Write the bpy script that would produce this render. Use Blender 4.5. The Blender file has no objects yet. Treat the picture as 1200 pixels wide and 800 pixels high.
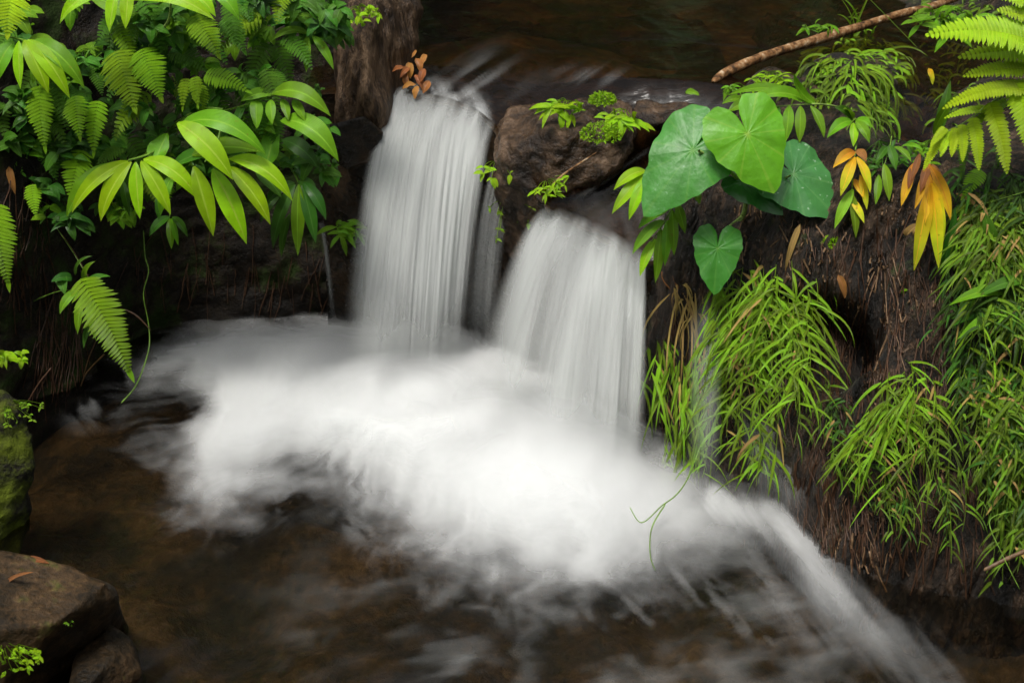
import bpy, bmesh, math, random
import numpy as np
from mathutils import Vector, Matrix
from mathutils.bvhtree import BVHTree
R = math.radians
C = bpy.context.scene.collection
sc = bpy.context.scene
random.seed(7)
rng = np.random.default_rng(7)

# ---------------------------------------------------------------- camera, sky, sun, exposure
CAM_H = 2.44; PITCH = R(25); FPX = 1667.0
cam = bpy.data.cameras.new('camera'); camo = bpy.data.objects.new('camera', cam); C.objects.link(camo)
cam.lens = 50; cam.sensor_width = 36; cam.clip_end = 400; cam.clip_start = 0.05
camo.location = (0, 0, CAM_H); camo.rotation_euler = (R(90) - PITCH, 0, 0)
cam.dof.use_dof = True; cam.dof.focus_distance = 5.0; cam.dof.aperture_fstop = 9
sc.camera = camo
SUN_EL, SUN_AZ = R(66), R(-35)     # azimuth measured from -Y (behind the camera) towards -X (left)
world = bpy.data.worlds.new('World'); sc.world = world; world.use_nodes = True
wn = world.node_tree; wn.nodes.clear()
sky = wn.nodes.new('ShaderNodeTexSky'); sky.sky_type = 'NISHITA'; sky.sun_disc = False
sky.sun_elevation = SUN_EL; sky.dust_density = 4; sky.air_density = 1.0; sky.ozone_density = 1
hs = wn.nodes.new('ShaderNodeHueSaturation'); hs.inputs['Saturation'].default_value = 0.25
bg = wn.nodes.new('ShaderNodeBackground'); bg.inputs[1].default_value = 0.10
wo = wn.nodes.new('ShaderNodeOutputWorld')
wn.links.new(sky.outputs[0], hs.inputs['Color']); wn.links.new(hs.outputs[0], bg.inputs[0]); wn.links.new(bg.outputs[0], wo.inputs[0])
sun = bpy.data.lights.new('sun', 'SUN'); suno = bpy.data.objects.new('sun', sun); C.objects.link(suno)
sun.energy = 1.5; sun.angle = R(14); sun.color = (1.0, 0.965, 0.90)
sd_ = Vector((-math.sin(-SUN_AZ) * math.cos(SUN_EL), -math.cos(SUN_AZ) * math.cos(SUN_EL), math.sin(SUN_EL)))
suno.rotation_euler = sd_.to_track_quat('Z', 'Y').to_euler()
sky.sun_rotation = math.atan2(sd_.x, sd_.y)
sc.view_settings.view_transform = 'Standard'; sc.view_settings.look = 'None'
sc.view_settings.exposure = 1.05; sc.view_settings.gamma = 1
sc.render.engine = 'CYCLES'
cy = sc.cycles; cy.use_denoising = True; cy.max_bounces = 7; cy.transparent_max_bounces = 48
cy.diffuse_bounces = 3; cy.glossy_bounces = 2; cy.transmission_bounces = 3; cy.sample_clamp_indirect = 6
cy.caustics_reflective = False; cy.caustics_refractive = False

# ---------------------------------------------------------------- pixel <-> world helpers (photo is 1200x800)
CP, SP = math.cos(PITCH), math.sin(PITCH)
CAM = Vector((0, 0, CAM_H))
def ray(u, v):
    a = (u - 600) / FPX; b = (400 - v) / FPX
    return Vector((a, CP + b * SP, -SP + b * CP))
def P(u, v, d):
    r = ray(u, v); return CAM + r * (d / r.y)
def Pz(u, v, z=0.0):
    r = ray(u, v); return CAM + r * ((z - CAM_H) / r.z)
def pix(x, y, z):
    dz = z - CAM_H
    f = y * CP - dz * SP; up = y * SP + dz * CP
    return 600 + FPX * x / f, 400 - FPX * up / f

# ---------------------------------------------------------------- noise
def _hash(ix, iy, iz, seed):
    h = (ix.astype(np.int64) * 374761393 + iy.astype(np.int64) * 668265263 + iz.astype(np.int64) * 2147483647 + seed * 974711) & 0xffffffff
    h = ((h ^ (h >> 13)) * 1274126177) & 0xffffffff
    h = h ^ (h >> 16)
    return (h & 0xffffff) / float(0xffffff)
def vnoise(x, y, z=None, seed=0):
    x = np.asarray(x, float); y = np.asarray(y, float); z = np.zeros_like(x) if z is None else np.asarray(z, float)
    ix, iy, iz = np.floor(x), np.floor(y), np.floor(z)
    fx, fy, fz = x - ix, y - iy, z - iz
    fx, fy, fz = [f * f * (3 - 2 * f) for f in (fx, fy, fz)]
    r = 0
    for a in (0, 1):
        for b in (0, 1):
            for c in (0, 1):
                w = (fx if a else 1 - fx) * (fy if b else 1 - fy) * (fz if c else 1 - fz)
                r = r + w * _hash(ix + a, iy + b, iz + c, seed)
    return r * 2 - 1
def fbm(x, y, z=None, seed=0, o=4, g=0.5, lac=2.03):
    r = 0; a = 1; s = 0
    z = np.zeros_like(np.asarray(x, float)) if z is None else np.asarray(z, float)
    for i in range(o):
        r = r + a * vnoise(np.asarray(x) * lac ** i, np.asarray(y) * lac ** i, z * lac ** i, seed + i * 17); s += a; a *= g
    return r / s
def sstep(a, b, x):
    t = np.clip((x - a) / (b - a), 0, 1); return t * t * (3 - 2 * t)

# ---------------------------------------------------------------- materials
def mat_new(name):
    m = bpy.data.materials.new(name); m.use_nodes = True; nt = m.node_tree; nt.nodes.clear()
    out = nt.nodes.new('ShaderNodeOutputMaterial')
    def N(t, **k):
        n = nt.nodes.new(t)
        for a, b in k.items():
            if a.startswith('i_'): n.inputs[a[2:].replace('_', ' ')].default_value = b
            else: setattr(n, a, b)
        return n
    return m, nt, out, N, nt.links.new
def ramp(N, cols, interp='LINEAR'):
    r = N('ShaderNodeValToRGB'); cr = r.color_ramp; cr.interpolation = interp
    while len(cr.elements) < len(cols): cr.elements.new(0.5)
    for e, (p, c) in zip(cr.elements, cols): e.position = p; e.color = (*c, 1)
    return r
def leafmat(name, col, vein=None, rough=0.38, trans=0.28, veins='long', tip=None, spots=0.0, spotcol=(0.25,0.12,0.02), var=(0.88, 1.25), hue=(0.496, 0.522)):
    m, nt, out, N, L = mat_new(name)
    vein = vein or tuple(min(1, c * 1.5 + 0.02) for c in col)
    uv = N('ShaderNodeUVMap'); uv.uv_map = 'UVMap'
    sep = N('ShaderNodeSeparateXYZ'); L(uv.outputs[0], sep.inputs[0])
    base = N('ShaderNodeRGB'); base.outputs[0].default_value = (*col, 1)
    cur = base.outputs[0]
    if tip:
        mx = N('ShaderNodeMix', data_type='RGBA'); mr = N('ShaderNodeMapRange'); mr.inputs['From Min'].default_value = 0.15; mr.inputs['From Max'].default_value = 0.7
        L(sep.outputs[1], mr.inputs[0]); L(mr.outputs[0], mx.inputs[0]); L(cur, mx.inputs[6]); mx.inputs[7].default_value = (*tip, 1); cur = mx.outputs[2]
    # blotchy variation
    tc = N('ShaderNodeTexCoord'); nz = N('ShaderNodeTexNoise', i_Scale=22, i_Detail=3); L(tc.outputs['Object'], nz.inputs['Vector'])
    at = N('ShaderNodeAttribute'); at.attribute_name = 'rnd'
    hsv = N('ShaderNodeHueSaturation')
    m1 = N('ShaderNodeMapRange'); m1.inputs['To Min'].default_value = hue[0]; m1.inputs['To Max'].default_value = hue[1]; L(at.outputs['Fac'], m1.inputs[0]); L(m1.outputs[0], hsv.inputs['Hue'])
    ad = N('ShaderNodeMath', operation='MULTIPLY_ADD'); L(nz.outputs[0], ad.inputs[0]); ad.inputs[1].default_value = 0.7; ad.inputs[2].default_value = 0.65
    m3 = N('ShaderNodeMapRange'); m3.inputs['To Min'].default_value = var[0]; m3.inputs['To Max'].default_value = var[1]; L(at.outputs['Fac'], m3.inputs[0])
    mu = N('ShaderNodeMath', operation='MULTIPLY'); L(ad.outputs[0], mu.inputs[0]); L(m3.outputs[0], mu.inputs[1]); L(mu.outputs[0], hsv.inputs['Value'])
    L(cur, hsv.inputs['Color']); cur = hsv.outputs[0]
    # midrib
    a = N('ShaderNodeMath', operation='SUBTRACT'); L(sep.outputs[0], a.inputs[0]); a.inputs[1].default_value = 0.5
    b = N('ShaderNodeMath', operation='ABSOLUTE'); L(a.outputs[0], b.inputs[0])
    bump_h = None
    if veins == 'long':
        r = N('ShaderNodeMapRange'); r.inputs['From Min'].default_value = 0.02; r.inputs['From Max'].default_value = 0.055; r.inputs['To Min'].default_value = 0.8; r.inputs['To Max'].default_value = 0; L(b.outputs[0], r.inputs[0])
        mx = N('ShaderNodeMix', data_type='RGBA'); L(r.outputs[0], mx.inputs[0]); L(cur, mx.inputs[6]); mx.inputs[7].default_value = (*vein, 1); cur = mx.outputs[2]
        w = N('ShaderNodeMath', operation='MULTIPLY_ADD'); L(b.outputs[0], w.inputs[0]); w.inputs[1].default_value = 110; 
        w2 = N('ShaderNodeMath', operation='MULTIPLY'); L(sep.outputs[1], w2.inputs[0]); w2.inputs[1].default_value = -24; L(w2.outputs[0], w.inputs[2])
        s = N('ShaderNodeMath', operation='SINE'); L(w.outputs[0], s.inputs[0]); bump_h = s.outputs[0]; bs = 0.5
    elif veins == 'radial':
        # u = angle/(2pi) , v = radius; main veins at multiples
        w = N('ShaderNodeMath', operation='MULTIPLY'); L(sep.outputs[0], w.inputs[0]); w.inputs[1].default_value = 10 * math.pi
        s = N('ShaderNodeMath', operation='COSINE'); L(w.outputs[0], s.inputs[0]); ab = N('ShaderNodeMath', operation='ABSOLUTE'); L(s.outputs[0], ab.inputs[0])
        r = N('ShaderNodeMapRange'); r.inputs['From Min'].default_value = 0.975; r.inputs['From Max'].default_value = 1.0; L(ab.outputs[0], r.inputs[0])
        fade = N('ShaderNodeMath', operation='MULTIPLY'); L(r.outputs[0], fade.inputs[0]); fade.inputs[1].default_value = 0.3
        mx = N('ShaderNodeMix', data_type='RGBA'); L(fade.outputs[0], mx.inputs[0]); L(cur, mx.inputs[6]); mx.inputs[7].default_value = (*vein, 1); cur = mx.outputs[2]
        c0 = N('ShaderNodeMapRange'); c0.inputs['From Min'].default_value = 0.0; c0.inputs['From Max'].default_value = 0.12; c0.inputs['To Min'].default_value = 0.9; c0.inputs['To Max'].default_value = 0; L(sep.outputs[1], c0.inputs[0])
        mx = N('ShaderNodeMix', data_type='RGBA'); L(c0.outputs[0], mx.inputs[0]); L(cur, mx.inputs[6]); mx.inputs[7].default_value = (*vein, 1); cur = mx.outputs[2]
        pn = N('ShaderNodeMath', operation='MULTIPLY_ADD'); L(nz.outputs[0], pn.inputs[0]); pn.inputs[1].default_value = 5; L(ab.outputs[0], pn.inputs[2]); bump_h = pn.outputs[0]; bs = 0.8
    if spots > 0:
        sn = N('ShaderNodeTexNoise', i_Scale=60, i_Detail=2); L(tc.outputs['Object'], sn.inputs['Vector'])
        sr = N('ShaderNodeMapRange'); sr.inputs['From Min'].default_value = 0.66; sr.inputs['From Max'].default_value = 0.74; sr.inputs['To Max'].default_value = spots; L(sn.outputs[0], sr.inputs[0])
        mx = N('ShaderNodeMix', data_type='RGBA'); L(sr.outputs[0], mx.inputs[0]); L(cur, mx.inputs[6]); mx.inputs[7].default_value = (*spotcol, 1); cur = mx.outputs[2]
    pb = N('ShaderNodeBsdfPrincipled', i_Roughness=rough); L(cur, pb.inputs['Base Color']); pb.inputs['Specular IOR Level'].default_value = 0.4
    tr = N('ShaderNodeBsdfTranslucent'); L(cur, tr.inputs[0])
    if bump_h:
        bp = N('ShaderNodeBump', i_Strength=bs, i_Distance=0.0012); L(bump_h, bp.inputs['Height']); L(bp.outputs[0], pb.inputs['Normal'])
    ms = N('ShaderNodeMixShader'); ms.inputs[0].default_value = trans; L(pb.outputs[0], ms.inputs[1]); L(tr.outputs[0], ms.inputs[2]); L(ms.outputs[0], out.inputs[0])
    return m
def rockmat(name, cols, scale=6, stretch=(1, 1, 1), rough=(0.25, 0.7), bump=0.6, dist=0.02, moss=None, moss_lo=0.5, fine=60, spec=0.22):
    m, nt, out, N, L = mat_new(name)
    tc = N('ShaderNodeTexCoord'); mp = N('ShaderNodeMapping'); mp.inputs['Scale'].default_value = stretch; L(tc.outputs['Object'], mp.inputs[0])
    n1 = N('ShaderNodeTexNoise', i_Scale=scale, i_Detail=8, i_Roughness=0.62); L(mp.outputs[0], n1.inputs['Vector'])
    n2 = N('ShaderNodeTexNoise', i_Scale=fine, i_Detail=6, i_Roughness=0.65); L(mp.outputs[0], n2.inputs['Vector'])
    mixn = N('ShaderNodeMath', operation='MULTIPLY_ADD'); L(n2.outputs[0], mixn.inputs[0]); mixn.inputs[1].default_value = 0.5
    h = N('ShaderNodeMath', operation='MULTIPLY'); L(n1.outputs[0], h.inputs[0]); h.inputs[1].default_value = 0.75; L(h.outputs[0], mixn.inputs[2])
    k = len(cols); rp = ramp(N, [(0.45 + 0.36 * i / (k - 1), c) for i, c in enumerate(cols)]); L(mixn.outputs[0], rp.inputs[0])
    cur = rp.outputs[0]
    rr = N('ShaderNodeMapRange'); rr.inputs['From Min'].default_value = 0.35; rr.inputs['From Max'].default_value = 0.65; rr.inputs['To Min'].default_value = rough[0]; rr.inputs['To Max'].default_value = rough[1]
    n3 = N('ShaderNodeTexNoise', i_Scale=9, i_Detail=3); L(tc.outputs['Object'], n3.inputs['Vector']); L(n3.outputs[0], rr.inputs[0]); rsock = rr.outputs[0]
    if moss:
        n4 = N('ShaderNodeTexNoise', i_Scale=5, i_Detail=7, i_Roughness=0.7); L(tc.outputs['Object'], n4.inputs['Vector'])
        mr = N('ShaderNodeMapRange'); mr.inputs['From Min'].default_value = moss_lo; mr.inputs['From Max'].default_value = moss_lo + 0.12; L(n4.outputs[0], mr.inputs[0])
        mc = N('ShaderNodeMix', data_type='RGBA'); L(n2.outputs[0], mc.inputs[0]); mc.inputs[6].default_value = (*[c * 0.35 for c in moss], 1); mc.inputs[7].default_value = (*moss, 1)
        mx = N('ShaderNodeMix', data_type='RGBA'); L(mr.outputs[0], mx.inputs[0]); L(cur, mx.inputs[6]); L(mc.outputs[2], mx.inputs[7]); cur = mx.outputs[2]
        mx2 = N('ShaderNodeMix', data_type='FLOAT'); L(mr.outputs[0], mx2.inputs[0]); L(rsock, mx2.inputs[2]); mx2.inputs[3].default_value = 0.9; rsock = mx2.outputs[0]
    pb = N('ShaderNodeBsdfPrincipled'); pb.inputs['Specular IOR Level'].default_value = spec; L(cur, pb.inputs['Base Color']); L(rsock, pb.inputs['Roughness'])
    bp = N('ShaderNodeBump', i_Strength=bump, i_Distance=dist); L(mixn.outputs[0], bp.inputs['Height']); L(bp.outputs[0], pb.inputs['Normal'])
    L(pb.outputs[0], out.inputs[0]); return m
def watermat(name, tint, rough, fac, bscale, stretch, bstr, streak=True):
    m, nt, out, N, L = mat_new(name)
    tc = N('ShaderNodeTexCoord'); mp = N('ShaderNodeMapping'); mp.inputs['Scale'].default_value = stretch; mp.inputs['Rotation'].default_value = (0, 0, R(30)); L(tc.outputs['Object'], mp.inputs[0])
    n1 = N('ShaderNodeTexNoise', i_Scale=bscale, i_Detail=5, i_Roughness=0.55, i_Distortion=0.6); L(mp.outputs[0], n1.inputs['Vector'])
    bp = N('ShaderNodeBump', i_Strength=bstr, i_Distance=0.03); L(n1.outputs[0], bp.inputs['Height'])
    tr = N('ShaderNodeBsdfTransparent'); tr.inputs[0].default_value = (*tint, 1)
    gl = N('ShaderNodeBsdfGlossy', i_Roughness=rough); L(bp.outputs[0], gl.inputs['Normal'])
    fr = N('ShaderNodeFresnel', i_IOR=1.33); L(bp.outputs[0], fr.inputs['Normal'])
    mu = N('ShaderNodeMath', operation='MULTIPLY'); L(fr.outputs[0], mu.inputs[0]); mu.inputs[1].default_value = fac
    ms = N('ShaderNodeMixShader'); L(mu.outputs[0], ms.inputs[0]); L(tr.outputs[0], ms.inputs[1]); L(gl.outputs[0], ms.inputs[2])
    # whitened, aerated water where the flow breaks, plus painted reflection streaks and sheen (attribute 'foam')
    at = N('ShaderNodeAttribute'); at.attribute_name = 'foam'
    df = N('ShaderNodeBsdfDiffuse'); df.inputs[0].default_value = (0.82, 0.84, 0.83, 1)
    m2 = N('ShaderNodeMixShader'); L(at.outputs['Fac'], m2.inputs[0]); L(ms.outputs[0], m2.inputs[1]); L(df.outputs[0], m2.inputs[2])
    L(m2.outputs[0], out.inputs[0]); return m
def foammat(name, col=(0.87, 0.88, 0.875), transl=0.35):
    m, nt, out, N, L = mat_new(name)
    at = N('ShaderNodeAttribute'); at.attribute_name = 'foam'
    df = N('ShaderNodeBsdfDiffuse'); df.inputs[0].default_value = (*col, 1)
    tl = N('ShaderNodeBsdfTranslucent'); tl.inputs[0].default_value = (*col, 1)
    m1 = N('ShaderNodeMixShader'); m1.inputs[0].default_value = transl; L(df.outputs[0], m1.inputs[1]); L(tl.outputs[0], m1.inputs[2])
    tr = N('ShaderNodeBsdfTransparent')
    m2 = N('ShaderNodeMixShader'); L(at.outputs['Fac'], m2.inputs[0]); L(tr.outputs[0], m2.inputs[1]); L(m1.outputs[0], m2.inputs[2])
    L(m2.outputs[0], out.inputs[0]); return m
def plainmat(name, col, rough=0.7, nscale=30, var=0.5, stretch=(1, 1, 1)):
    c0 = tuple(c * (1 - var) for c in col); c1 = tuple(min(1, c * (1 + var)) for c in col)
    return rockmat(name, [c0, col, c1], scale=nscale, rough=(rough * 0.6, rough), bump=0.5, dist=0.004, fine=nscale * 4, stretch=stretch)

M = {}
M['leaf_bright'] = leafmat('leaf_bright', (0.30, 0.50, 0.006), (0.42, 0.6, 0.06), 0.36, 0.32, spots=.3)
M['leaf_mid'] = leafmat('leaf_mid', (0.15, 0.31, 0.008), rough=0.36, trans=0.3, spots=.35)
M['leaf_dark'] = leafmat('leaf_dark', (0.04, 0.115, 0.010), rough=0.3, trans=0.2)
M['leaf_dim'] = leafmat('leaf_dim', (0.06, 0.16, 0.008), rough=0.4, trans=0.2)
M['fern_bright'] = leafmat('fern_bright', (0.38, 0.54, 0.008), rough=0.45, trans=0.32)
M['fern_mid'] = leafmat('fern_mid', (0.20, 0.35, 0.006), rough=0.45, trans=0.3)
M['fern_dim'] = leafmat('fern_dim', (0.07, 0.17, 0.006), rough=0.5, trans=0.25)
M['taro'] = leafmat('taro_leaf', (0.055, 0.20, 0.022), (0.12, 0.30, 0.04), 0.42, 0.22, 'radial', spots=0.25, spotcol=(0.3, 0.5, 0.3))
M['taro_bright'] = leafmat('taro_leaf_bright', (0.14, 0.36, 0.015), (0.32, 0.5, 0.06), 0.4, 0.3, 'radial')
M['taro_grey'] = leafmat('taro_leaf_grey', (0.055, 0.18, 0.045), (0.13, 0.30, 0.09), 0.36, 0.2, 'radial', spots=0.5, spotcol=(0.4, 0.55, 0.4))
M['taro_dark'] = leafmat('taro_leaf_dark', (0.035, 0.14, 0.02), (0.07, 0.2, 0.04), 0.35, 0.2, 'radial')
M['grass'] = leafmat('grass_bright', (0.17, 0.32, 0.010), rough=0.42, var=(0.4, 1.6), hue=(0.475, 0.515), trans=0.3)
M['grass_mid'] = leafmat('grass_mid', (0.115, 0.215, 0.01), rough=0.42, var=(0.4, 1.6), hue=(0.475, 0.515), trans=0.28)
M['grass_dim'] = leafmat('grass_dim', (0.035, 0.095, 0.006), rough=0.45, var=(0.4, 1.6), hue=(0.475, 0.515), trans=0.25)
M['yellow'] = leafmat('leaf_yellow', (0.72, 0.36, 0.01), rough=0.45, trans=0.35, tip=(0.6, 0.62, 0.02), veins='long', spots=0.5)
M['orange'] = leafmat('leaf_orange', (0.5, 0.17, 0.01), rough=0.5, trans=0.3, tip=(0.78, 0.42, 0.02), spots=0.6)
M['dead'] = leafmat('leaf_dead', (0.22, 0.075, 0.02), rough=0.6, trans=0.15, spots=0.6, spotcol=(0.08, 0.03, 0.01))
M['litter'] = leafmat('leaf_litter', (0.30, 0.10, 0.025), rough=0.4, trans=0.1, spots=0.8, spotcol=(0.5, 0.3, 0.15))
M['straw'] = leafmat('straw', (0.32, 0.2, 0.06), rough=0.6, trans=0.15)
M['stem'] = plainmat('stem_green', (0.13, 0.24, 0.03), 0.5)
M['stem_pale'] = plainmat('stem_pale', (0.22, 0.32, 0.08), 0.45)
M['stem_brown'] = plainmat('stem_brown', (0.09, 0.05, 0.02), 0.7)
M['root'] = plainmat('root', (0.05, 0.024, 0.012), 0.6)
M['root_pale'] = plainmat('root_pale', (0.13, 0.078, 0.04), 0.6)
M['soil'] = rockmat('dark_wet_soil', [(0.002, 0.0015, 0.001), (0.007, 0.005, 0.003), (0.018, 0.011, 0.005), (0.03, 0.018, 0.009)], 5, rough=(0.35, 0.8), bump=0.8, dist=0.03, moss=(0.03, 0.055, 0.008), moss_lo=0.50)
M['ledge'] = rockmat('wet_ledge_rock', [(0.002, 0.002, 0.0015), (0.007, 0.005, 0.003), (0.022, 0.013, 0.006), (0.05, 0.027, 0.012)], 5, rough=(0.15, 0.5), bump=0.7, dist=0.025)
M['bed'] = rockmat('stream_bed', [(0.003, 0.0025, 0.002), (0.014, 0.010, 0.005), (0.04, 0.024, 0.009), (0.085, 0.055, 0.028)], 3.2, rough=(0.5, 0.8), bump=0.8, dist=0.05, fine=30)
M['fibre'] = rockmat('fibrous_root_wall', [(0.002, 0.0015, 0.0015), (0.006, 0.005, 0.0035), (0.02, 0.014, 0.009), (0.06, 0.037, 0.022), (0.17, 0.115, 0.075)], 6, stretch=(2.4, 2.4, 0.8), rough=(0.12, 0.6), bump=1.0, dist=0.05, fine=34, spec=.4, moss=(0.05, 0.085, 0.01), moss_lo=0.60)
M['rockmid'] = rockmat('rock_brown_wet', [(0.005, 0.003, 0.002), (0.02, 0.012, 0.007), (0.065, 0.038, 0.02), (0.17, 0.11, 0.07)], 6, spec=.3, rough=(0.14, 0.5), bump=0.9, dist=0.05, fine=26)
M['trunk'] = rockmat('bark_rock_brown', [(0.008, 0.005, 0.003), (0.035, 0.021, 0.012), (0.10, 0.062, 0.035), (0.22, 0.145, 0.09)], 6, stretch=(3, 3, 0.7), rough=(0.25, 0.6), bump=0.9, dist=0.03, fine=40)
M['boulder'] = rockmat('boulder_brown', [(0.004, 0.003, 0.0015), (0.018, 0.011, 0.004), (0.05, 0.028, 0.011), (0.12, 0.07, 0.03)], 5, rough=(0.4, 0.75), bump=0.9, dist=0.02, moss=(0.075, 0.10, 0.012), moss_lo=0.57, fine=55)
M['mossy'] = rockmat('boulder_mossy', [(0.003, 0.003, 0.002), (0.014, 0.012, 0.005), (0.04, 0.03, 0.014)], 5, rough=(0.5, 0.9), bump=1.0, dist=0.025, moss=(0.13, 0.17, 0.01), moss_lo=0.40, fine=70)
M['moss'] = plainmat('moss_bright', (0.13, 0.30, 0.02), 0.9, 40, 0.5)
M['bark'] = rockmat('branch_bark', [(0.012, 0.006, 0.003), (0.06, 0.03, 0.012), (0.20, 0.095, 0.035), (0.32, 0.2, 0.1), (0.6, 0.5, 0.38)], 24, rough=(0.45, 0.8), bump=0.9, dist=0.012, fine=60)
M['pool'] = watermat('pool_water', (0.66, 0.60, 0.48), 0.25, 1.0, 5, (1.0, 0.35, 1), 0.35)
M['stream'] = watermat('stream_water', (0.60, 0.45, 0.28), 0.16, 0.8, 5, (0.5, 1.2, 1), 0.3)
M['foam'] = foammat('foam')
M['fall'] = foammat('falling_water', (0.74, 0.76, 0.745), 0.45)

# ---------------------------------------------------------------- mesh builder
class MB:
    def __init__(s): s.v = []; s.f = []; s.uv = []; s.r = []
    def grid(s, pts, uvs, nr, nc, rnd=0.5):
        b = len(s.v); s.v += pts; s.r += [rnd] * len(pts)
        for i in range(nr - 1):
            for j in range(nc - 1):
                a = i * nc + j; q = (a, a + 1, a + nc + 1, a + nc)
                s.f.append(tuple(b + k for k in q)); s.uv += [uvs[k] for k in q]
    def build(s, name, m, parent=None):
        me = bpy.data.meshes.new(name); me.from_pydata([tuple(p) for p in s.v], [], s.f)
        if s.uv:
            l = me.uv_layers.new(name='UVMap'); l.data.foreach_set('uv', np.array(s.uv, 'f').ravel())
        a = me.attributes.new('rnd', 'FLOAT', 'POINT'); a.data.foreach_set('value', np.array(s.r, 'f'))
        me.shade_smooth()
        o = bpy.data.objects.new(name, me); C.objects.link(o); me.materials.append(m)
        if parent: place_child(o, parent)
        return o
def place_child(o, parent):
    o.parent = parent; o.matrix_parent_inverse = Matrix.Translation(-parent.location)
def recenter(o):
    """put a one-mesh thing's origin at its base"""
    me = o.data; n = len(me.vertices); co = np.empty(n * 3, 'f'); me.vertices.foreach_get('co', co); co = co.reshape(-1, 3)
    c = np.array([(co[:, 0].min() + co[:, 0].max()) / 2, (co[:, 1].min() + co[:, 1].max()) / 2, co[:, 2].min()], 'f')
    me.vertices.foreach_set('co', (co - c).ravel()); o.location = Vector([float(x) for x in c]) ; me.update()
def tag(o, label=None, cat=None, group=None, kind=None):
    if label: o['label'] = label
    if cat: o['category'] = cat
    if group: o['group'] = group
    if kind: o['kind'] = kind
    return o
def thing(name, loc, label, cat, group=None):
    o = bpy.data.objects.new(name, None); C.objects.link(o); o.location = loc; o.empty_display_size = 0.05
    return tag(o, label, cat, group)
N0 = Vector((0.0, -0.62, 0.78))
def bez(p0, pm, p1, t): return p0 * ((1 - t) ** 2) + pm * (2 * t * (1 - t)) + p1 * (t * t)
def bezd(p0, pm, p1, t): return (pm - p0) * (2 * (1 - t)) + (p1 - pm) * (2 * t)
PROF = {
 'lance': lambda t: ((t + .012) ** 0.8) * ((1 - t) ** 1.05) / .285 if t < 1 else 0,
 'ovate': lambda t: math.sin(math.pi * t ** 0.6) ** 0.7 if 0 < t < 1 else 0,
 'grass': lambda t: min(1, t * 6 + 0.25) * (1 - t) ** 0.55,
 'pinn': lambda t: min(1, 0.75 + t) * (1 - t ** 3) ** 0.6 if t < 1 else 0,
}
def blade(mb, p0, p1, w, bulge=0.12, nrm=None, shape='lance', ny=10, nx=4, fold=0.3, bdir=None, rnd=None, wave=0.0, teeth=0, tw=0.0):
    nrm = nrm or N0; ax = p1 - p0; L = ax.length
    if L < 1e-5: return
    bd = bdir or Vector((0, -0.3, 1)); axn = ax / L; bd = (bd - axn * bd.dot(axn))
    if bd.length < 1e-3: bd = nrm.copy()
    bd.normalize(); pm = (p0 + p1) / 2 + bd * (2 * bulge * L)
    pr = PROF[shape]; pts = []; uvs = []; ph = random.random() * 6
    rnd = random.random() if rnd is None else rnd
    n_ = ny * (2 if teeth else 1)
    for i in range(n_ + 1):
        t = i / n_; c = bez(p0, pm, p1, t); T = bezd(p0, pm, p1, t).normalized()
        n = nrm + (Vector((tw, 0, 0)) * (t - 0.3) if tw else Vector((0, 0, 0))); n = (n - T * n.dot(T))
        if n.length < 1e-3: n = Vector((1, 0, 0)).cross(T)
        n.normalize(); S = T.cross(n)
        ww = w * pr(t) * 0.5
        if teeth: ww *= (1.0 if i % 2 else 1 - teeth)
        for j in range(nx + 1):
            q = j / nx * 2 - 1
            off = S * (q * ww * math.cos(fold)) + n * (abs(q) * ww * math.sin(fold) * 1.0)
            if wave: off += n * (math.sin(t * 14 + ph + (2 if q > 0 else 0)) * wave * w * abs(q))
            pts.append(c + off); uvs.append((j / nx, t))
    mb.grid(pts, uvs, n_ + 1, nx + 1, rnd)
def tube(mb, path, radii, k=6, rnd=0.5):
    n = len(path); pts = []; uvs = []
    for i, p in enumerate(path):
        T = (path[min(n - 1, i + 1)] - path[max(0, i - 1)]).normalized()
        a = T.cross(Vector((0.3, 1, 0.2))); a.normalize(); b = T.cross(a)
        r = radii[i] if hasattr(radii, '__len__') else radii
        for j in range(k + 1):
            an = 2 * math.pi * j / k; pts.append(p + a * (math.cos(an) * r) + b * (math.sin(an) * r)); uvs.append((j / k, i / n))
    mb.grid(pts, uvs, n, k + 1, rnd)
def qpath(p0, pm, p1, n=10): return [bez(p0, pm, p1, i / n) for i in range(n + 1)]
def catmull(pts, n=6):
    out = []
    for i in range(len(pts) - 1):
        a = pts[max(0, i - 1)]; b = pts[i]; c = pts[i + 1]; d = pts[min(len(pts) - 1, i + 2)]
        for k in range(n):
            t = k / n
            out.append(0.5 * ((2 * b) + (c - a) * t + (2 * a - 5 * b + 4 * c - d) * t * t + (3 * b - a - 3 * c + d) * t ** 3))
    out.append(pts[-1]); return out
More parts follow.
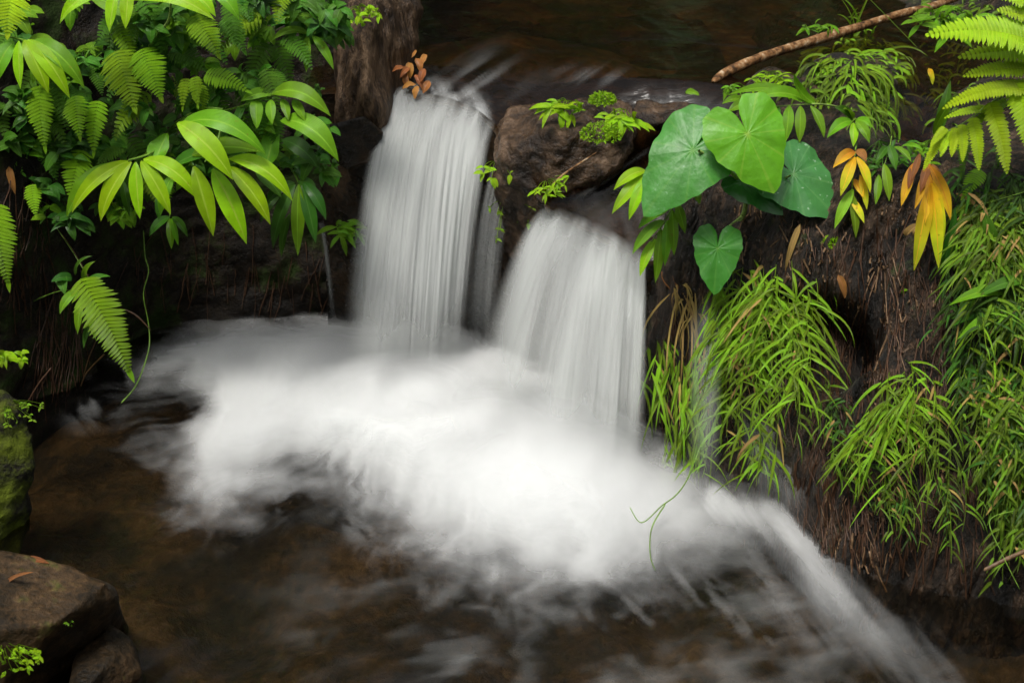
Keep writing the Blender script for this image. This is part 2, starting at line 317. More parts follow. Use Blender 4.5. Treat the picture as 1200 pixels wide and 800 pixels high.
def frond(mb, p0, p1, w, n=16, bulge=0.12, nrm=None, pw=None, fwd=0.35, sag=0.12, start=0.0, bdir=None, ny=5, nx=2, shape='pinn', taper='fern', teeth=0, rachis=0.0014, jit=0.08, bip=False):
    """one pinnate frond: rachis and paired leaflets, leaflets may be mini-fronds themselves"""
    nrm = nrm or N0; ax = p1 - p0; L = ax.length; axn = ax / L
    bd = bdir or Vector((0, -0.3, 1)); bd = (bd - axn * bd.dot(axn)).normalized(); pm = (p0 + p1) / 2 + bd * (2 * bulge * L)
    pw = pw or L / n * 0.95; rnd0 = random.random()
    tube(mb, qpath(p0, pm, p1, 12), [rachis * (1 - 0.8 * i / 12) for i in range(13)], 4, rnd0)
    for i in range(n):
        t = start + (1 - start) * (i + 0.5) / n
        tt = (t - start) / (1 - start)
        if taper == 'fern': pl = min(1, 0.55 + tt * 1.6) * (1 - tt) ** 0.75 * 1.12
        elif taper == 'even': pl = min(1, 0.8 + tt * 2) * (1 - tt ** 2.2) ** 0.7
        else: pl = math.sin(math.pi * min(1, 0.12 + 0.88 * tt)) ** 0.8
        if pl <= 0.03: continue
        c = bez(p0, pm, p1, t); T = bezd(p0, pm, p1, t).normalized(); nn = (nrm - T * nrm.dot(T)).normalized(); S = T.cross(nn)
        for sgn in (-1, 1):
            l = w * 0.5 * pl * (1 + random.uniform(-jit, jit))
            d = (S * sgn + T * (fwd + random.uniform(-jit, jit)) + nn * 0.08).normalized()
            e = c + d * l - Vector((0, 0, 1)) * (sag * l)
            if bip: frond(mb, c, e, pw, max(5, int(l / pw * 3.2)), 0.05, nn, None, 0.3, 0.05, ny=2, nx=1, taper='even', rachis=rachis * 0.5)
            else: blade(mb, c, e, pw * (0.6 + 0.4 * pl), 0.08, nn, shape, ny, nx, 0.15, bdir=nn, rnd=min(1, max(0, rnd0 + random.uniform(-0.12, 0.12))), teeth=teeth)

# ---------------------------------------------------------------- the setting: terrain nets
def smooth_net(net, fr, fc):
    """net: rows x cols x 3 -> Catmull-Rom refined grid"""
    def interp(A, f):
        n = len(A); out = []
        for i in range(n - 1):
            a, b, c, d = A[max(0, i - 1)], A[i], A[i + 1], A[min(n - 1, i + 2)]
            for k in range(f):
                t = k / f; out.append(0.5 * (2 * b + (c - a) * t + (2 * a - 5 * b + 4 * c - d) * t * t + (3 * b - a - 3 * c + d) * t ** 3))
        out.append(A[-1]); return np.array(out)
    A = interp(np.array(net, float), fr); A = interp(A.transpose(1, 0, 2), fc).transpose(1, 0, 2); return A
def grid_normals(A):
    dr = np.gradient(A, axis=0); dc = np.gradient(A, axis=1); n = np.cross(dc, dr); n /= (np.linalg.norm(n, axis=2, keepdims=True) + 1e-9); return n
BV = {}
def grid_obj(name, A, m, attrs=None, keep=None, bvh=True):
    nr, nc = A.shape[:2]; idx = np.arange(nr * nc).reshape(nr, nc)
    F = np.stack([idx[:-1, :-1], idx[:-1, 1:], idx[1:, 1:], idx[1:, :-1]], -1).reshape(-1, 4)
    if keep is not None:
        k = keep.ravel(); F = F[k[F].any(1)]
    me = bpy.data.meshes.new(name)
    me.vertices.add(nr * nc); me.vertices.foreach_set('co', A.astype('f').ravel())
    me.loops.add(len(F) * 4); me.loops.foreach_set('vertex_index', F.astype('i').ravel())
    me.polygons.add(len(F)); me.polygons.foreach_set('loop_start', np.arange(0, len(F) * 4, 4, dtype='i')); me.polygons.foreach_set('loop_total', np.full(len(F), 4, 'i'))
    me.update(calc_edges=True); me.validate(); me.shade_smooth()
    for an, arr in (attrs or {}).items():
        a = me.attributes.new(an, 'FLOAT', 'POINT'); a.data.foreach_set('value', arr.astype('f').ravel())
    o = bpy.data.objects.new(name, me); C.objects.link(o); me.materials.append(m)
    if bvh: BV[name] = BVHTree.FromPolygons([tuple(p) for p in A.reshape(-1, 3)], [tuple(int(q) for q in f) for f in F])
    return o
def hit(u, v, names=None, off=0.0, fallback=5.0):
    r = ray(u, v).normalized(); best = None
    for n, b in BV.items():
        if names and n not in names: continue
        h = b.ray_cast(CAM, r)
        if h[0] is not None and (best is None or h[3] < best[1]): best = (h[0], h[3], h[1])
    if best is None: return P(u, v, fallback)
    return best[0] - r * off

# left bank: rows go from under water up the face and back over the top
def colL(ub, vb, lean, bulge, dz=0):
    b = Pz(ub, vb, 0); x, y = b.x, b.y
    k = 1.0
    return [(x, y + 0.02, -0.5), (x, y, -0.05), (x * 1.0, y - bulge * 0.5, 0.3), (x, y - bulge, 0.62), (x, y - bulge * 0.6, 0.95), (x, y + lean, 1.30 + dz),
            (x, y + lean + 0.35, 1.7 + dz), (x, y + lean + 1.2, 2.3 + dz), (x, y + lean + 4, 3.5 + dz)]
colsL = [colL(-620, 640, .05, .0), colL(-400, 600, .05, .0), colL(-200, 550, .05, .03), colL(-60, 505, .05, .05), colL(60, 458, .03, .08), colL(150, 402, .05, .02), colL(240, 380, .08, -.03),
         colL(330, 374, .1, -.05), colL(400, 371, .12, -.06, -.08), colL(455, 370, .35, -.1, -.15)]
A = smooth_net(np.array(colsL).transpose(1, 0, 2), 22, 22)
n = grid_normals(A); q = A
disp = 0.09 * fbm(q[..., 0] * 3, q[..., 1] * 3, q[..., 2] * 3, 11, 5) + 0.03 * np.abs(fbm(q[..., 0] * 12, q[..., 1] * 12, q[..., 2] * 9, 5, 3))
A = A + n * disp[..., None]
tag(grid_obj('left_bank', A, M['soil']), 'dark wet earth bank behind the left of the pool', kind='structure')

# upper water surface: thin-plate spline through points on the water
lipL = [(463, 98, 5.30), (490, 104, 5.28), (525, 112, 5.25), (555, 122, 5.20), (580, 142, 5.12)]
lipR = [(644, 240, 4.72), (665, 252, 4.70), (700, 268, 4.67), (735, 288, 4.64), (756, 302, 4.62)]
upp = [(478, 70, 5.5), (505, 68, 5.55), (545, 75, 5.5), (590, 88, 5.4), (615, 105, 5.3), (690, 205, 4.87), (715, 207, 4.85), (740, 212, 4.83), (768, 222, 4.79),
       (742, 165, 5.0), (768, 160, 5.03), (795, 160, 5.0), (820, 170, 4.95), (830, 110, 5.1), (870, 118, 5.0), (760, 106, 5.15)]
cps = [P(*p) for p in lipL + lipR + upp] + [Vector((x, y, 1.075)) for x in (-.6, .2, 1.0, 2.2) for y in (5.75, 6.5, 8, 10)]
cx = np.array([(p.x, p.y) for p in cps]); cz = np.array([p.z for p in cps])
def tps(d): return np.where(d > 1e-9, d * d * np.log(d + 1e-9), 0)
K = tps(np.linalg.norm(cx[:, None] - cx[None], axis=2)) + 1e-3 * np.eye(len(cx)); Pm = np.c_[np.ones(len(cx)), cx]
sol = np.linalg.solve(np.block([[K, Pm], [Pm.T, np.zeros((3, 3))]]), np.r_[cz, 0, 0, 0])
def wz(x, y):
    x = np.asarray(x, float); y = np.asarray(y, float); s = x.shape; x = x.ravel(); y = y.ravel()
    d = np.sqrt((x[:, None] - cx[None, :, 0]) ** 2 + (y[:, None] - cx[None, :, 1]) ** 2)
    z = tps(d) @ sol[:len(cx)] + sol[-3] + sol[-2] * x + sol[-1] * y
    return np.minimum(z, 1.09).reshape(s)
LP = [P(*p) for p in lipL + lipR]; lx = np.array([p.x for p in LP]); ly = np.array([p.y for p in LP])
def lipy(x): return np.interp(x, np.r_[-1.5, lx, 1.2], np.r_[5.35, ly, 4.60])
# ledge: cliff behind the falls and the bed above it
xs = np.linspace(-0.76, 0.95, 220); rows = []
for zf, yo in ((-.5, .12), (-.1, .10), (.15, .09), (.35, .12), (.55, .10), (.8, .05), (.95, .02), (1.0, 0.0)):
    ylp = lipy(xs); zl = wz(xs, ylp) - 0.035; base_y = np.interp(xs, [-1.1, -.3, .1, .5, .9], [5.42, 5.2, 5.0, 4.85, 4.7])
    z = -.5 + (zl + .5) * np.interp(zf, [-.5, 1], [0, 1]); y = base_y + (ylp - base_y) * np.interp(zf, [-.5, .5, .95, 1], [0, .35, .9, 1]) + yo * .3
    rows.append(np.stack([xs, y, z], -1))
for k, dy in enumerate((.02, .05, .1, .16, .24, .34, .46, .6, .8, 1.05, 1.4, 1.9, 2.6, 3.6, 5)):
    y = lipy(xs) + dy; z = wz(xs, y) - np.interp(dy, [0, .3, 1, 5], [.03, .06, .14, .25]); rows.append(np.stack([xs, y, z], -1))
A = smooth_net(np.array(rows), 6, 1); n = grid_normals(A); q = A
disp = 0.035 * fbm(q[..., 0] * 5, q[..., 1] * 5, q[..., 2] * 5, 31, 5) + 0.012 * fbm(q[..., 0] * 22, q[..., 1] * 22, q[..., 2] * 12, 3, 3) - .015
A = A + n * disp[..., None]
tag(grid_obj('rock_ledge', A, M['ledge']), kind='structure')
A = None
# broad upper stream bed reaching to the far bank
gx, gy = np.meshgrid(np.linspace(-.62, 7, 90), np.linspace(5.5, 13, 90)); gz = 0.86 + 0.12 * fbm(gx * 1.5, gy * 1.5, seed=8, o=4) + 0.12 * np.exp(-((gx + .1) / .5) ** 2 - ((gy - 6.0) / .5) ** 2)
gz = gz - 0.3 * (1 - sstep(5.5, 5.9, gy)); gz = gz + 1.2 * sstep(3.5, 6, gx)
tag(grid_obj('upper_stream_bed', np.stack([gx, gy, gz], -1), M['bed'], bvh=False), kind='structure')
# far wooded slope (reflected in the dark upper water)
gx, gy = np.meshgrid(np.linspace(-14, 16, 90), np.linspace(10.5, 20, 50)); gz = 0.8 + (gy - 10.5) * 1.0 + 0.8 * fbm(gx * .5, gy * .5, seed=4)
tag(grid_obj('far_slope', np.stack([gx, gy, gz], -1), M['soil'], bvh=False), kind='structure')

# upper water
gx, gt = np.meshgrid(np.linspace(-.78, 4.0, 460), np.linspace(0, 1, 400)); gy = lipy(gx) - .012 + gt ** 1.9 * (11.5 - lipy(gx)); gz = wz(gx, gy); keep = None
dl = gy - lipy(gx)
flow = fbm(gx * 16 + gy * 5, gy * 1.6, seed=21, o=4)       # streaks along the current
gz = gz + 0.004 * flow + 0.006 * fbm(gx * 4, gy * 3, seed=2)
chute = np.exp(-((gx - 0.52) / .25) ** 2) * sstep(5.25, 4.95, gy)
pu, pv = pix(gx, gy, gz)
fl2 = fbm((pu * .55 + pv * .8) / 9, (pu * .8 - pv * .55) / 90, seed=23, o=3)
fo = 0.34 * sstep(.14, 0, dl) * sstep(-.35, .5, flow + .3 * fl2) * np.where(gx > lx[5], .12, 1) * np.clip(sstep(lx[0] - .03, lx[0] + .03, gx) * sstep(lx[4] + .0, lx[4] - .06, gx) + sstep(lx[5] + .06, lx[5] + .16, gx), 0, 1)
fo = fo + 0.08 * np.exp(-((pu - 690) / 34) ** 2 - ((pv - 90) / 10) ** 2) * sstep(-.2, .6, fl2)
fo = fo + 0.07 * np.exp(-((pu - 565) / 40) ** 2 - ((pv - 92) / 26) ** 2) * sstep(-.1, .5, fl2) 
fo = fo + .10 * np.exp(-((pu - 790) / 60) ** 2 - ((pv - 130) / 14) ** 2) * sstep(-.3, .5, fl2) + .10 * np.exp(-((pu - 730) / 40) ** 2 - ((pv - 205) / 30) ** 2) * sstep(0, .6, fl2)  # first term paints the pale sheen of a reflection on the water
fo = np.clip(fo, 0, .85)
tag(grid_obj('stream_water', np.stack([gx, gy, gz], -1), M['stream'], {'foam': fo}, keep, bvh=False), kind='structure')

# right bank: leaning wall of matted roots
def colR(ub, vb, ul, vl, dl, bul, top):
    b = Pz(ub, vb, 0); l = P(ul, vl, dl); d = l - b
    out = Vector((-0.35, -0.93, 0)).normalized()
    r = [b + Vector((0.0, .03, -.45)), b + Vector((0, 0, -.04)), b + d * .3 + out * bul, b + d * .58 + out * bul * 1.2, b + d * .85 + out * bul * .7, l]
    for (dx, dy, dz) in top: r.append(l + Vector((dx, dy, dz)))
    return [tuple(p) for p in r]
T1 = [(.02, .18, .12), (.06, .42, .22), (.2, .75, .12), (.6, 4.5, -.2)]
T2 = [(.02, .2, .09), (.06, .55, .25), (.2, .95, .17), (.8, 4.5, -.1)]
T3 = [(.1, .3, .02), (.2, .8, .02), (.5, 1.5, .02), (1.2, 4.2, .5)]
T4 = [(.3, .3, .12), (.6, .8, .3), (1.0, 1.5, .6), (2.0, 4., 1.8)]
colsR = [colR(715, 470, 770, 300, 4.86, .0, [(.02, .02, -.02), (.03, .04, -.05), (.1, .3, -.4), (.2, .4, -.8)]),
         colR(760, 505, 790, 255, 4.66, .0, [(.03, .12, -.02), (.08, .3, -.1), (.2, .6, -.2), (.4, 3.5, -.5)]),
         colR(800, 535, 832, 215, 4.70, .02, [(.03, .15, .02), (.1, .35, .04), (.3, 1.0, -.2), (.6, 4.5, -.3)]),
         colR(855, 565, 890, 205, 4.62, .05, T1), colR(905, 592, 935, 210, 4.48, .06, T1), colR(950, 640, 975, 215, 4.40, .04, T2), colR(1000, 672, 1020, 222, 4.34, .03, T2),
         colR(1050, 690, 1065, 225, 4.30, .04, T3), colR(1120, 698, 1120, 215, 4.26, .06, T3), colR(1190, 704, 1190, 200, 4.22, .1, T4), colR(1290, 715, 1290, 180, 4.2, .12, T4),
         colR(1450, 730, 1450, 150, 4.2, .1, T4), colR(1750, 740, 1750, 120, 4.2, .1, T4)]
A = smooth_net(np.array(colsR).transpose(1, 0, 2), 30, 26); n = grid_normals(A); q = A
s_ = q[..., 0] * .8 - q[..., 1] * .8
big = fbm(q[..., 0] * 3, q[..., 1] * 3, q[..., 2] * 2.2, 41, 4)
fib = fbm(s_ * 26 + fbm(q[..., 0] * 3, q[..., 2] * 3, seed=9) * 2, q[..., 2] * 2.6, q[..., 1] * 4, 43, 3)
face = sstep(1.12, .95, q[..., 2])
disp = .085 * big + face * .020 * (1 - 2 * np.abs(fib)) + .008 * fbm(s_ * 70, q[..., 2] * 12, q[..., 1] * 9, 44, 2) * face
pu, pv = pix(q[..., 0], q[..., 1], q[..., 2])
hole = np.exp(-(((pu - 972 - (pv - 400) * .15) / (50 - .25 * np.clip(pv - 400, -40, 60))) ** 2 + ((pv - 404) / 50) ** 2) ** 1.7) * (n[..., 1] < .2)
groove = np.exp(-(((pu - 1025) / 12) ** 2 + ((pv - 330) / 60) ** 2) ** 1.5)
disp = disp - .36 * hole - .08 * groove
# rim lip below the hollow
disp = disp + .05 * np.exp(-((pu - 1010) / 40) ** 2 - ((pv - 452) / 14) ** 2)
A = A + n * disp[..., None]
tag(grid_obj('right_bank', A, M['fibre']), kind='structure')

# pool bed and pool water
gx, gy = np.meshgrid(np.linspace(-6, 6, 300), np.linspace(0.3, 6.2, 200))
st = 1 - np.abs(fbm(gx * 2.2, gy * 2.2, seed=61, o=4)); gz = -.32 + .16 * st + .04 * fbm(gx * 9, gy * 9, seed=62) 
gz += .10 * np.exp(-((gx + .55) / .35) ** 2 - ((gy - 3.9) / .25) ** 2) + .06 * np.exp(-((gx + .2) / .5) ** 2 - ((gy - 3.3) / .3) ** 2)
gz = np.minimum(gz, -.045)
tag(grid_obj('pool_bed', np.stack([gx, gy, gz], -1), M['bed'], bvh=False), kind='structure')

# --- foam density as a function of place on the pool (mapped through the photo's pixels onto z = 0)
def seg_d(px, py, ax, ay, bx, by):
    dx, dy = bx - ax, by - ay; t = np.clip(((px - ax) * dx + (py - ay) * dy) / (dx * dx + dy * dy), 0, 1)
    return np.hypot(px - ax - t * dx, py - ay - t * dy), t
def poly_sd(px, py, poly):
    d = np.full(px.shape, 1e9); ins = np.zeros(px.shape, bool)
    for i in range(len(poly)):
        ax, ay = poly[i]; bx, by = poly[(i + 1) % len(poly)]
        d = np.minimum(d, seg_d(px, py, ax, ay, bx, by)[0])
        c = ((ay > py) != (by > py)) & (px < (bx - ax) * (py - ay) / (by - ay + 1e-9) + ax); ins ^= c
    return np.where(ins, d, -d)
core = [(170, 415), (235, 380), (340, 368), (405, 368), (430, 338), (560, 340), (590, 395), (640, 430), (690, 470), (770, 520), (840, 560), (890, 600), (880, 636), (815, 664), (720, 682), (630, 684), (540, 660), (480, 625), (430, 578), (395, 550),
        (345, 553), (310, 576), (255, 592), (210, 588), (200, 545), (210, 500), (225, 480), (205, 462), (165, 458)]
trail = [(840, 600), (900, 612), (945, 645), (970, 690), (1000, 728), (1050, 765), (1110, 810)]
def foam_density(x, y, z0=0.0):
    pu, pv = pix(x, y, np.full_like(x, z0)); 
    ang = np.arctan2((pv - 430) * 1.5, pu - 560); rr = np.hypot(pu - 560, (pv - 430) * 1.5)
    wob = fbm(pu / 90, pv / 55, seed=71, o=3)
    stk = fbm(ang * 11 + wob * 2.6, rr / 170, seed=72, o=4); stf = fbm(ang * 55 + wob * 3, rr / 120, seed=73, o=3)
    blot = fbm(pu / 42, pv / 22, seed=74, o=4)
    sd = poly_sd(pu, pv, core); inn = sstep(95, 10, sd)
    low = sstep(470, 620, pv)
    d = sstep(-26 - 44 * low, 46 + 40 * low, sd + ((15 + 13 * low) * stk + (17 + 15 * low) * blot + 6 * stf) * inn) ** (1.1)
    d = d * (1 - .2 * np.exp(-((pu - 330) / 60) ** 2 - ((pv - 392) / 12) ** 2) * sstep(-.3, .6, blot))
    d = d * (.9 + .1 * np.maximum(np.exp(-((pu - 590) / 110) ** 2 - ((pv - 600) / 55) ** 2), np.exp(-((pu - 470) / 90) ** 2 - ((pv - 520) / 60) ** 2)))
    d = d * (1 - .42 * sstep(690, 860, pu)) * (1 - .16 * sstep(420, 250, pu)) * (1 - .12 * sstep(.0, .6, wob + .4 * blot))
    # outflow trail along the right bank
    best = np.zeros_like(pu)
    for i in range(len(trail) - 1):
        dd, t = seg_d(pu, pv, *trail[i], *trail[i + 1]); f = (i + t) / (len(trail) - 1)
        wd = 24 - 4 * f + 18 * f * f; am = .62 - .50 * f ** 1.1
        lf = fbm((pu - pv * .8) / 13, (pu + pv) / 110, seed=75, o=3)
        best = np.maximum(best, am * np.exp(-(dd / (wd * (1 + .35 * lf))) ** 2) * (1 + .4 * lf))
    # thin veil thrown down-current
    dirn = fbm((pu * .75 - pv * .55 + 8 * wob) / 11, (pu + pv) / 120, seed=76, o=4); ridge = sstep(-.3, .7, dirn + .3 * blot)
    veil = .10 * sstep(-150, 0, sd + 30 * wob) * ridge * (.4 + .6 * sstep(300, 520, pu)) + .26 * sstep(-95, 10, sd + 30 * stk) * sstep(-.6, .7, stf * .5 + stk * .4 + blot * .4)
    lines = np.zeros_like(pu)
    for (a, b, w, am) in (((690, 660), (760, 730), 12, .3), ((780, 670), (900, 760), 14, .30), ((830, 640), (900, 660), 22, .35), ((880, 660), (960, 770), 18, .22), ((300, 600), (450, 575), 14, .16),
                          ((420, 620), (520, 650), 18, .3), ((100, 490), (190, 435), 34, .12), ((860, 640), (960, 640), 22, .25), ((110, 470), (210, 410), 30, .22)):
        dd, t = seg_d(pu, pv, *a, *b); lines = np.maximum(lines, am * np.exp(-(dd / w) ** 2) * (1 - .5 * t) * sstep(-.5, .5, dirn + blot))
    keep_r = 1
    return np.clip(np.maximum(np.maximum(d, best), np.maximum(veil * .8, lines)), 0, 1), sd
gx, gy = np.meshgrid(np.linspace(-3.2, 3.2, 520), np.linspace(0.6, 5.75, 520))
def wave(gx, gy): return .010 * fbm(gx * 5 - gy * 2, gy * 3 + gx * 2, seed=81, o=4) + .004 * fbm(gx * 16, gy * 9, seed=82, o=3)
wv = wave(gx, gy); pu, pv = pix(gx, gy, wv); ang = np.arctan2((pv - 430) * 1.5, pu - 560); rr = np.hypot(pu - 560, (pv - 430) * 1.5); wob = fbm(pu / 80, pv / 45, seed=78, o=3)
pst = sstep(-.4, .6, fbm(ang * 14 + wob * 2, rr / 160, seed=79, o=3)) * sstep(-.25, .4, fbm(pu / 60, pv / 30, seed=80, o=4)); pst2 = sstep(-.3, .6, fbm(pu / 60 + wob, pv / 14 + pu / 90, seed=77, o=3)) * sstep(-.2, .4, wob)
pf = (.055 * pst + .04 * pst2) * sstep(230, 520, pu) * sstep(440, 520, pv) * (1 - .9 * sstep(0, 60, pu - 860 - (pv - 600) * 1.2))  # faint grey streaks of foam and reflection painted onto the pool water
tag(grid_obj('pool_water', np.stack([gx, gy, wv], -1), M['pool'], {'foam': pf}, bvh=False), kind='structure')
# foam in stacked veils: dense in the middle, ragged at the rim
NX, NY = 620, 560
gx, gy = np.meshgrid(np.linspace(-2.0, 1.9, NX), np.linspace(2.75, 5.45, NY))
D, SDp = foam_density(gx, gy); D = D ** 1.3
bases = [(-.42, 4.72, .24, .11), (.18, 4.22, .30, .11), (-.08, 4.5, .2, .05), (.0, 4.2, .45, .03), (.55, 4.1, .3, .015)]
hump = np.zeros_like(gx); hb = np.zeros_like(gx)
for (bx, by, br, bh) in bases[:3]: hb = np.maximum(hb, np.exp(-((gx - bx) / (br * 1.25)) ** 2 - ((gy - by) / (br * .95)) ** 2))
for (bx, by, br, bh) in bases: hump += bh * np.exp(-((gx - bx) / br) ** 2 - ((gy - by) / (br * .7)) ** 2)
hump *= (1 + .35 * fbm(gx * 3, gy * 3, seed=91, o=2)); hump += .018 * sstep(0, 90, SDp) * (1 + .6 * fbm(gx * 3.5, gy * 3.5, seed=93, o=2))
VV = []; FA = []
foam_layers = 8
allA = []; allF = []
for k in range(foam_layers):
    f = (k + 1) / foam_layers
    nz = fbm(gx * 7 + k * 3.1, gy * 7, seed=100 + k, o=4)
    a = np.clip(D ** (1 + .6 * k) * (.84 if k == 0 else (.55 if k < 4 else .45) * (1 - .68 * hb)) * (1 + .2 * nz * (1 - D)), 0, .9)
    a = a * sstep(0, .05, a)
    z = .015 + wave(gx, gy) * (1 - .6 * sstep(0, 60, SDp)) + hump * f * 1.15 + .008 * k
    allA.append(np.stack([gx, gy, z], -1)); allF.append(a)
me_v = np.concatenate([a.reshape(-1, 3) for a in allA]); fv = np.concatenate([a.ravel() for a in allF])
Fs = []
for k in range(foam_layers):
    idx = np.arange(NX * NY).reshape(NY, NX); q4 = np.stack([idx[:-1, :-1], idx[:-1, 1:], idx[1:, 1:], idx[1:, :-1]], -1).reshape(-1, 4)
    on = (allF[k].ravel()[q4] > .0004).any(1); Fs.append(q4[on] + k * NX * NY)
def raw_mesh(name, V, F, m, attrs):
    used = np.unique(F); mp = np.full(len(V), -1); mp[used] = np.arange(len(used)); V = V[used]; F = mp[F]
    me = bpy.data.meshes.new(name); me.vertices.add(len(V)); me.vertices.foreach_set('co', V.astype('f').ravel())
    me.loops.add(len(F) * 4); me.loops.foreach_set('vertex_index', F.astype('i').ravel())
    me.polygons.add(len(F)); me.polygons.foreach_set('loop_start', np.arange(0, len(F) * 4, 4, dtype='i')); me.polygons.foreach_set('loop_total', np.full(len(F), 4, 'i'))
    me.update(calc_edges=True); me.shade_smooth()
    for an, arr in attrs.items():
        a = me.attributes.new(an, 'FLOAT', 'POINT'); a.data.foreach_set('value', arr[used].astype('f'))
    me.materials.append(m); o = bpy.data.objects.new(name, me); C.objects.link(o); return o
tag(raw_mesh('foam', me_v, np.concatenate(Fs), M['foam'], {'foam': fv}), 'soft white foam spreading over the pool below both waterfalls', kind='stuff')

# ---------------------------------------------------------------- waterfalls
def interp_pts(pts, t):
    pts = np.array([tuple(p) for p in pts]); k = np.linspace(0, 1, len(pts)); return np.stack([np.interp(t, k, pts[:, i]) for i in range(3)], -1)
def fall(name, lip, base, label, seed, layers, dens, edge=(0.06, 0.06), nt=260, ns=110, kx=22, gaps=(), slant=0.0):
    V = []; Fq = []; Fa = []; off = 0
    for L_, (dy, am, sd2) in enumerate(layers):
        t = np.linspace(0, 1, nt); s = np.linspace(-.03, 1.02, ns)
        Ap = interp_pts([P(*p) for p in lip], t); Bp = interp_pts([Pz(u, v, 0.0) for u, v in base], t)
        # smooth lip, small scallops
        sc_ = fbm(t * 9, t * 0, seed=seed + 5 + L_, o=3)
        T, S = np.meshgrid(t, s, indexing='ij')
        H = Bp[:, None, :2] - Ap[:, None, :2]
        Sp = np.clip(S, 0, 2)
        hx = np.sign(S) * np.abs(S) ** 1.0
        pull = fbm(T * 14, S * 1.2 + 5, seed=seed + L_ * 7, o=3) * .014 + fbm(T * 50, S * 2, seed=seed + L_ * 9, o=2) * .005
        x = Ap[:, None, 0] + H[..., 0] * hx ** 1 ; y = Ap[:, None, 1] + H[..., 1] * hx
        zt = Ap[:, None, 2]; z = zt + .012 - (zt + .01) * (0.18 * Sp + 0.82 * Sp ** 2) + .01 * np.clip(-S, 0, 1)
        nx_ = -H[..., 1] * 0 ; y = y - dy * (0.25 + Sp) + pull * (0.3 + Sp)
        TS = T + slant * S ** .8 if slant else T
        TS = T + slant * np.sign(S) * np.abs(S) ** .8
        coarse = fbm(TS * kx * .28, S * .45, seed=seed + 31 + L_, o=2); fine = fbm(TS * kx * .8, S * .6, seed=seed + 37 + L_, o=3); hair = fbm(TS * kx * 3.2, S * 1.2, seed=seed + 41 + L_, o=2)
        a = am * dens * (1 + .72 * coarse + .34 * fine + .09 * hair)
        lipn = .02 + .22 * (sc_[:, None] * .5 + .5) + .22 * (fbm(T * kx * .9, S * 0 + 2, seed=seed + 3, o=2) * .5 + .5)
        a = a * (sstep(-.05, 1.2, (S + .03) / lipn) * .6 + .4 * sstep(0, .5, S)) 
        en = fbm(S * 2.2, S * 0 + 7 + L_, seed=seed + 51, o=3) * .03
        a = a * sstep(0, edge[0] * (.25 + np.clip(S, 0, 1) * 1.8), T + en) * sstep(0, edge[1] * (.25 + np.clip(S, 0, 1) * 1.8), 1 - T + en)
        for (tc_, tw_, s0, s1, amt) in gaps: a = a * (1 - amt * np.exp(-((T - tc_) / tw_) ** 2) * sstep(s0 - .15, s0 + .1, S) * (1 - sstep(s1 - .1, s1 + .15, S)))
        a = np.clip(a, 0, .97) * (1 - .92 * sstep(.70, .99, S))
        V.append(np.stack([x, y, z], -1).reshape(-1, 3)); Fa.append(a.ravel())
        idx = np.arange(nt * ns).reshape(nt, ns); Fq.append(np.stack([idx[:-1, :-1], idx[:-1, 1:], idx[1:, 1:], idx[1:, :-1]], -1).reshape(-1, 4) + off); off += nt * ns
    o = raw_mesh(name, np.concatenate(V), np.concatenate(Fq), M['fall'], {'foam': np.concatenate(Fa)})
    recenter(o); return tag(o, label, 'waterfall')
LYR = [(-.02, .42, 0), (.0, .62, 1), (.025, .5, 2)]
fall('waterfall', [(464, 94, 5.31), (472, 100, 5.3), (490, 105, 5.28), (512, 110, 5.26), (535, 112, 5.24), (560, 126, 5.19), (582, 150, 5.09)],
     [(392, 462), (418, 470), (445, 474), (472, 472), (498, 464), (524, 452), (546, 440)], 'taller white waterfall on the left, dropping beside the brown bark-like rock', 200, LYR, .98, (.16, .10), slant=.28, gaps=[(.92, .07, -.1, .22, .55), (.52, .03, -.1, .08, .7), (.30, .03, -.1, .05, .6), (.72, .03, -.1, .12, .6)])
fall('waterfall', [(636, 246, 4.74), (655, 248, 4.71), (680, 258, 4.69), (705, 268, 4.67), (735, 286, 4.64), (758, 302, 4.62)],
     [(540, 492), (580, 525), (625, 550), (672, 562), (715, 566), (754, 560)], 'broader fan-shaped white waterfall on the right, ending beside the heart-shaped leaves', 300, LYR, .86, (.16, .05), kx=20, slant=.18,
     gaps=[(.32, .05, .35, .9, .4), (.62, .09, .45, .95, .35), (.86, .05, .5, .95, .45)])
fall('water_strands', [(582, 190, 5.06), (592, 205, 5.04), (602, 220, 5.02)], [(538, 425), (560, 425), (582, 425)], 'thin dark-backed strands of water between the two waterfalls', 400, [(0, .30, 0), (.02, .28, 1)], .7, (.2, .2), nt=90, kx=9)
fall('water_trickle', [(372, 262, 5.18), (380, 266, 5.17)], [(388, 392), (396, 392)], 'thin lone trickle falling from the left bank under dark leaves', 500, [(0, .5, 0)], .8, (.4, .4), nt=14, kx=2)
fall('water_strands', [(806, 372, 4.45), (822, 352, 4.46), (842, 345, 4.46)], [(800, 590), (822, 600), (846, 610)], 'pale wisps of water falling behind the grass at the right fall', 600, [(0, .2, 0), (.02, .16, 1)], .6, (.25, .25), nt=70, kx=6)
fall('water_strands', [(862, 478, 4.18), (900, 480, 4.12), (950, 486, 4.05)], [(868, 612), (910, 628), (955, 650)], 'fine dripping strands under the long overhanging grass clump', 700, [(0, .16, 0)], .8, (.2, .2), nt=160, kx=22)

